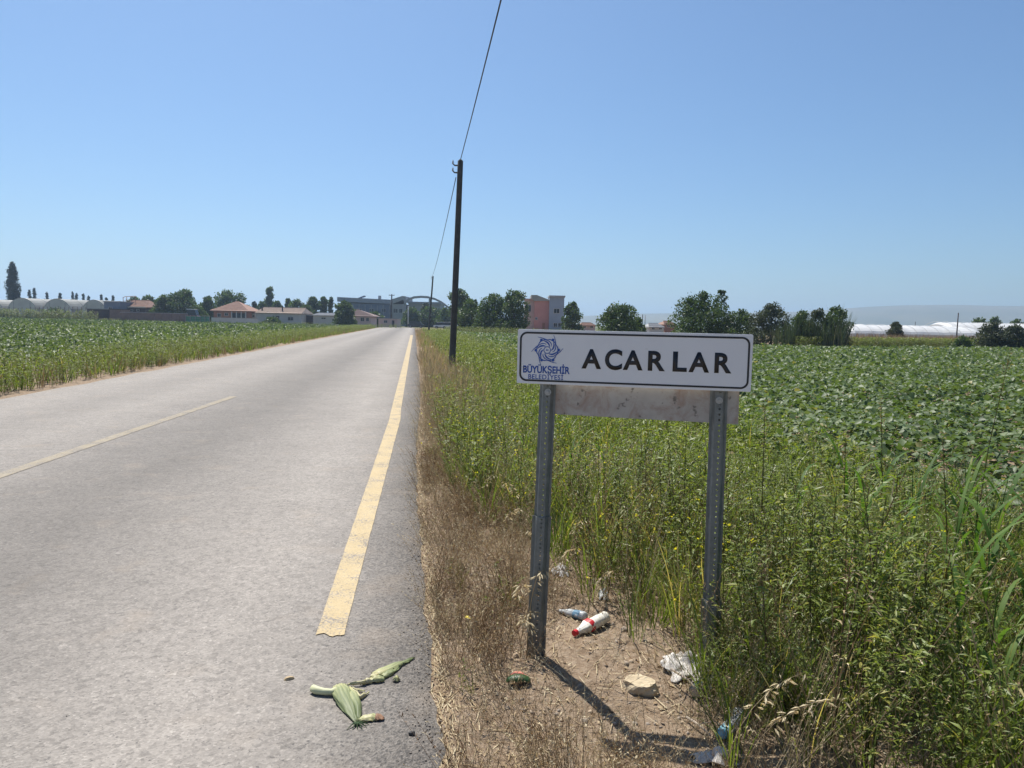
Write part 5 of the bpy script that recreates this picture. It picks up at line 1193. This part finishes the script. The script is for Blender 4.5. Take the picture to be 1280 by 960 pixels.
# van
def vehicle(name, label, pxc, Y, length, height, body, roof, side=True, group=None, cat='car', glassy=True, rz=0.0):
    x = at(pxc, 400, Y).x; t = thing(name, label, cat, (x, Y, 0), rz, group); l, w, h = length, 1.7, height; cz = h * .55
    prof_ = [(-l / 2, .35), (-l / 2, cz * .95), (-l * .43, cz), (-l * .30, h * .97), (l * .26, h), (l * .40, cz * 1.02), (l / 2, cz * .9), (l / 2, .35)]
    MB().prism(prof_[:2] + prof_[2:3] + [(l * .40, cz * 1.02)] + prof_[6:], 'y', -w / 2, w / 2).build('body', body, t, bevel=.05)
    MB().prism([prof_[2], prof_[3], prof_[4], prof_[5]], 'y', -w / 2 + .08, w / 2 - .08).build('cabin', M_GLASS, t)
    MB().box(-l * .31, l * .27, -w / 2 + .06, w / 2 - .06, h * .96, h + .03).build('roof', roof, t, bevel=.02)
    for sx in (-.31, .31):
        for sy in (-1, 1):
            q = [(sx * l + .31 * math.cos(R(30 * k)), .31 + .31 * math.sin(R(30 * k))) for k in range(12)]; wl = MB().prism(q, 'y', sy * w / 2 - .1, sy * w / 2 + .1).build('wheel', M_BLACK, t)
            MB().prism([(sx * l + .17 * math.cos(R(30 * k)), .31 + .17 * math.sin(R(30 * k))) for k in range(12)], 'y', sy * (w / 2 + .103) - .006, sy * (w / 2 + .103) + .006).build('rim', M_STEEL, wl)
    for sy in (-1, 1): MB().box(-l / 2 - .02, -l / 2 + .06, sy * .6 - .15, sy * .6 + .15, cz * .62, cz * .82).build('headlight', M_ZINC, t)
    return t
M_CARW = plain('white_car_paint', (.70, .70, .70), .25); M_CARD = plain('dark_car_paint', (.03, .032, .04), .25); M_CARM = plain('maroon_car_paint', (.10, .04, .045), .3)
vehicle('parked_van', 'dark van with white roof parked behind the green fence', 240.5, 165, 3.0, 3.1, M_CARM, M_CARW, cat='van')
# hip-roofed house
t, L = bld('house', 'brick-red house with wide pyramid tile roof', 264, 309, 168); block(t, L, 267, 307, 388.5, 8, M_BRICKW); gable_roof(t, L, 262, 311, 388.2, 285.5, 288.5, 376, 9.4, M_TILE)
MB().box(L(290, 391).x, L(307.5, 391).x, -.12, -.02, L(300, 397.5).z, L(300, 391.5).z).build('porch_shade_panel', M_GLASS, t)  # flat dark panel in place of the shade inside the porch
for px in (290, 296, 302, 307.5): MB().box(L(px, 390).x - .1, L(px, 390).x + .1, -.32, -.12, 0, L(px, 388.9).z).build('porch_post', M_LIME, t)
window(t, L, 272, 276, 392, 396); window(t, L, 281, 285, 391.5, 394.5)
t, L = bld('garden_wall', 'low pale wall in front of the brick-red house', 264, 322, 161, 'wall'); a, b_ = L(264, 397), L(322, 398.4); MB().box(a.x, b_.x, 0, .25, -.2, a.z).build('wall', M_LIME, t); MB().box(a.x, b_.x, -.05, .30, a.z, a.z + .07).build('coping', M_CONC, t)
# low white building
t, L = bld('house', 'long low whitewashed building with tan parapet and two flues', 319, 377, 170); _, xa, xb, zt = block(t, L, 319.5, 376.5, 391.5, 9, M_LIME)
gable_roof(t, L, 318.5, 377.5, 391, 321, 375, 384.3, 9.6, mottled('tan_roof', (.36, .27, .21), (.48, .37, .30), 1.0, .9))
for px, yt in ((325.5, 383.5), (351, 382)): MB().tube([L(px, 392) + Vector((0, 1.2, 0)), L(px, yt) + Vector((0, 1.2, 0))], .16, 8).build('flue', M_DARKW, t)
window(t, L, 360, 366.5, 396.3, 400.5); window(t, L, 333, 338, 396, 400.5); MB().box(L(345, 395).x, L(349, 395).x, -.08, -.02, -.1, L(345, 395).z).build('door', M_DARKW, t)
t, L = bld('shed', 'small whitewashed annex left of the long low building', 307, 319, 172, 'shed'); block(t, L, 307.5, 319, 391.8, 6, M_LIME); MB().box(L(307, 391).x, L(319.4, 391).x, -.3, 6.3, L(313, 391.8).z, L(313, 391.8).z + .15).build('roof', M_CONC, t); window(t, L, 315.8, 318, 394, 396.5)
t, L = bld('shed', 'dark open shed between two whitewashed buildings', 378, 391, 174, 'shed'); block(t, L, 378, 391, 394.5, 6, M_DARKW); MB().box(L(377, 394).x, L(391.6, 394).x, -.4, 6.3, L(385, 394.5).z, L(385, 394.5).z + .15).build('roof', M_CONC, t)
t, L = bld('shed', 'small pale shed with one slit window near the road', 391, 421, 172, 'shed'); block(t, L, 391.5, 420.5, 394.3, 6, M_LIME); gable_roof(t, L, 390.5, 421.5, 394, 393, 419, 391.3, 6.8, M_CONC); window(t, L, 402, 407, 397, 398.6)
t, L = bld('house', 'small house with brown sloping roof half hidden by the bush tree', 438, 466, 172); block(t, L, 441, 464, 394.5, 7, M_PALE); gable_roof(t, L, 432, 468, 395, 434, 444, 386.3, 8, M_MUD); window(t, L, 451, 455, 397, 401.5); window(t, L, 458, 461, 397.5, 401.5)
# blue hall
t, L = bld('factory_hall', 'large blue-grey sheet-metal hall with long roof edge', 422, 492, 232, 'hall'); block(t, L, 423, 492, 379.5, 24, M_HALL)
a, b_, c, d = L(422, 371.3), L(492, 374.8), L(492, 380), L(422, 377); MB().prism([(a.x, a.z), (b_.x, b_.z), (c.x, c.z), (d.x, d.z)], 'y', -.6, 24.5).build('roof_band', M_HALLR, t)
MB().prism([(L(443, 373.2).x, L(443, 373.2).z), (L(453, 369.2).x, L(453, 369.2).z), (L(455, 369.4).x, L(455, 369.4).z), (L(454.5, 370.6).x, L(454.5, 370.6).z), (L(446, 373.8).x, L(446, 373.8).z)], 'y', 2, 3.2).build('roof_fin', M_HALL, t)
MB().box(L(472, 372).x, L(474.8, 372).x, 1, 2.5, L(473, 376).z, L(473, 369.4).z).build('roof_vent', M_CONC, t)
for k in range(9): x = L(426 + 7.6 * k, 385).x; MB().box(x - .12, x + .12, -.16, -.003, 0, L(426, 380).z - .1).build('pilaster', M_HALLR, t)
for px in (432, 447, 462, 477): window(t, L, px, px + 5, 386, 390)
t, L = bld('factory_hall', 'concrete hall with single upswept roof beside the arch', 488, 507, 226, 'hall'); block(t, L, 489, 506, 380, 16, M_CONC)
MB().prism([(L(488, 374.8).x, L(488, 374.8).z), (L(503, 370).x, L(503, 370).z), (L(506.5, 370.3).x, L(506.5, 370.3).z), (L(506.5, 378).x, L(506.5, 378).z), (L(503, 375).x, L(503, 375).z), (L(488, 381).x, L(488, 381).z)], 'y', -.5, 16.5).build('roof', M_CONC, t)
window(t, L, 492, 497, 386, 391); window(t, L, 499, 503, 386, 391)
# arch
t, L = bld('arched_hall', 'grey arched roof beam spanning over dark trees at the road end', 505, 566, 222, 'arch')
pts = [L(505, 377.8), L(510, 373), L(517, 370.4), L(526, 369.6), L(535, 370.2), L(544, 372.6), L(552, 376.6), L(560, 382.5), L(566, 389)]
V = []; mb = MB()
for dyy in (0, 1.2):
    for p in pts: V += [(p.x, dyy, p.z), (p.x, dyy, p.z - .62)]
n = len(pts); o = 2 * n
Fs = [(2 * i, 2 * i + 2, 2 * i + 3, 2 * i + 1) for i in range(n - 1)] + [(o + 2 * i, o + 2 * i + 1, o + 2 * i + 3, o + 2 * i + 2) for i in range(n - 1)] + [(2 * i, o + 2 * i, o + 2 * i + 2, 2 * i + 2) for i in range(n - 1)] + [(2 * i + 1, 2 * i + 3, o + 2 * i + 3, o + 2 * i + 1) for i in range(n - 1)] + [(0, 1, o + 1, o), (2 * n - 2, o + 2 * n - 2, o + 2 * n - 1, 2 * n - 1)]
mb.add(V, Fs).build('arch_beam', M_CONC, t)
for px, yt in ((506.5, 377), (536.5, 371.5), (563, 386.5)): MB().box(L(px, 390).x - .2, L(px, 390).x + .2, .2, .9, -.2, L(px, yt).z).build('column', M_CONC, t)
MB().box(L(507, 380).x, L(548, 380).x, 6, 20, -.2, L(520, 379).z).build('rear_block', M_CONC, t); MB().box(L(506, 380).x, L(549, 380).x, 5.4, 20.4, L(520, 379).z, L(520, 376.5).z).build('roof_slab', M_HALLR, t)
t, L = bld('shed', 'small flat pinkish-grey hut with one dark window at the road end', 472, 498, 183, 'hut'); block(t, L, 473, 497, 398.5, 5, M_PALE); MB().box(L(472, 398).x, L(498, 398).x, -.3, 5.3, L(485, 398.5).z, L(485, 398.5).z + .14).build('roof', M_CONC, t); window(t, L, 480, 484, 400.5, 403.5); MB().box(L(490, 400).x, L(493, 400).x, -.08, -.02, -.1, L(490, 400.5).z).build('door', M_DARKW, t)
def thin_pole(px, yt, Y, label, mat, r=.12, arm=0.0, group=None):
    x = at(px, 400, Y).x; t = thing('power_pole' if arm else 'post_pole', label, 'pole', (x, Y, 0), 0, group); z = at(px, yt, Y).z; MB().tube([(0, 0, -.2), (0, 0, z * .5), (.02, 0, z)], [r * 1.2, r, r * .8], 8).build('shaft', mat, t, smooth=True)
    if arm:
        MB().box(-arm, arm, -.06, .06, z - .35, z - .2).build('crossarm', mat, t)
        for s in (-1, 1): MB().tube([(s * arm * .85, 0, z - .2), (s * arm * .85, 0, z + .05)], .05, 6).build('insulator', M_CER, t)
    else: MB().tube([(.02, 0, z - .01), (.02, 0, z + .06)], [r * .9, r * .4], 8).build('cap', mat, t)
thin_pole(489.3, 367.8, 200, 'dark power pole with short crossarm in front of the concrete hall', M_DARKW, .2, .75)
thin_pole(510.2, 383, 190, 'pale concrete post at the left foot of the arch', M_LIME, .15)
thin_pole(803, 393.5, 120, 'thin dark post right of the rounded tree above the sign', M_IRON, .07)
thin_pole(806.3, 394.5, 121, 'thin grey post paired with the dark one above the sign', M_STEEL, .06)
thin_pole(1197.2, 391.5, 92, 'thin dark pole in front of the white tunnel', M_DARKW, .075)
thin_pole(1144.3, 402.5, 140, 'short far post behind the white tunnel', M_IRON, .07)
vehicle('parked_car', 'dark car standing at the end of the road', 520, 181, 3.9, 1.5, M_CARD, M_CARD)
vehicle('parked_car', 'white car under trees right of the road end', 553, 172, 3.9, 1.45, M_CARW, M_CARW)
vehicle('parked_car', 'white car next to the leaning pole under trees', 563, 166, 3.9, 1.5, M_CARW, M_CARW)
# pink and blue-grey house
t, L = bld('house', 'two-storey pink and blue-grey house with slanted roof and tower', 655, 706, 132)
block(t, L, 656, 668.5, 374, 7, M_PALE, 1.2); block(t, L, 668.5, 687, 376, 9, M_PINK); _, xa, xb, zt = block(t, L, 687, 705.5, 371.6, 6, M_BGREY, -.6)
MB().prism([(L(664, 372.5).x, L(664, 372.5).z), (L(664, 368.8).x, L(664, 368.8).z), (L(671, 368.8).x, L(671, 368.8).z), (L(687, 375).x, L(687, 375).z), (L(687, 376.2).x, L(687, 376.2).z), (L(668, 376.2).x, L(668, 376.2).z)], 'y', -.35, 9.4).build('roof', mottled('weathered_slab', (.26, .27, .24), (.36, .36, .32), .8), t)
MB().box(L(686.4, 371).x, L(706.3, 371).x, -.9, 5.8, zt, L(696, 369.6).z).build('tower_cap', M_CONC, t)
MB().box(L(655.5, 374).x, L(668.4, 374).x, .8, 8.6, L(662, 374).z, L(662, 373).z).build('parapet', M_PALE, t)
window(t, L, 657.5, 663.5, 381.5, 389.5, 1.2); window(t, L, 692.5, 699, 386, 391.5, -.6); window(t, L, 692.2, 696, 404, 408.5, -.6); window(t, L, 698, 702, 404, 408.5, -.6); window(t, L, 667.8 + 1.5, 671.5, 397, 399.5); MB().box(L(678, 403).x, L(681, 403).x, -.08, -.02, -.1, L(678, 403.5).z).build('door', M_BRICKW, t)
for lab, a_, b2, ye, yr, Y, m in (('low distant tile-roofed house right of the small green tree', 725, 745, 406.5, 403.6, 150, M_PALE), ('low distant house with grey roof above the sign', 811, 831, 408.5, 404.5, 130, M_LIME), ('distant brown house left of the large pointed tree', 830, 846, 405.5, 401.5, 134, M_BRICKW)):
    t, L = bld('house', lab, a_, b2, Y); block(t, L, a_ + 1, b2 - 1, ye, 6, m); gable_roof(t, L, a_, b2, ye, a_ + 4, b2 - 4, yr, 7, M_TILE if m is not M_LIME else M_CONC); window(t, L, a_ + 4, a_ + 7, ye + 1, ye + 3.2); window(t, L, b2 - 7, b2 - 4, ye + 1, ye + 3.2)
# white tunnels on the right, seen from the side
def side_tunnel(px0, px1, ytop, Y, depth, label, dark_edge=False):
    t, L = bld('plastic_tunnel', label, px0, px1, Y, 'greenhouse'); a, b_ = L(px0, ytop), L(px1, ytop); H = at((px0 + px1) / 2, ytop, Y).z; n = 14; R0 = depth / 2
    arc = [(R0 - R0 * math.cos(math.pi * k / n), H * (.30 + .70 * math.sin(math.pi * k / n) ** .8)) for k in range(n + 1)]; poly = [(0, 0)] + arc + [(2 * R0, 0)]
    xs = np.linspace(a.x, b_.x, 25); V = []; m = len(poly)
    for i, x in enumerate(xs):
        e = .90 if i in (0, 24) else 1; s = 1 + .018 * math.sin(i * 2.1) + .01 * math.sin(i * 5)
        V += [(x, R0 + (y - R0) * e, z * e * s) for y, z in poly]
    Fs = [(i * m + k, i * m + k + 1, (i + 1) * m + k + 1, (i + 1) * m + k) for i in range(24) for k in range(m - 1)] + [tuple(range(m)), tuple(range(24 * m, 25 * m))]
    MB().add(V, Fs).build('film', M_FILMW, t, smooth=False)
    for i in range(0, 25, 2): MB().tube([Vector((xs[i] , R0 + (y - R0) * 1.01, z * 1.03 + .01)) for y, z in poly], .03, 5).build('hoop', M_FILMW, t)
    MB().box(a.x, b_.x, -.05, -.01, 0, H * .16).build('skirt', M_CONC, t)
    if dark_edge: MB().box(a.x, b_.x, -.12, 0.0, H * .30, H * .46).build('underside_shade', M_DARKW, t)  # dark strip stands in for the shade under the tunnel side
side_tunnel(1063, 1232, 407.2, 104, 8, 'long white plastic tunnel along the far side of the field')
side_tunnel(1190, 1330, 404.4, 122, 9, 'farther white tunnel with dark shaded underside behind the grey-green shrubs', True)
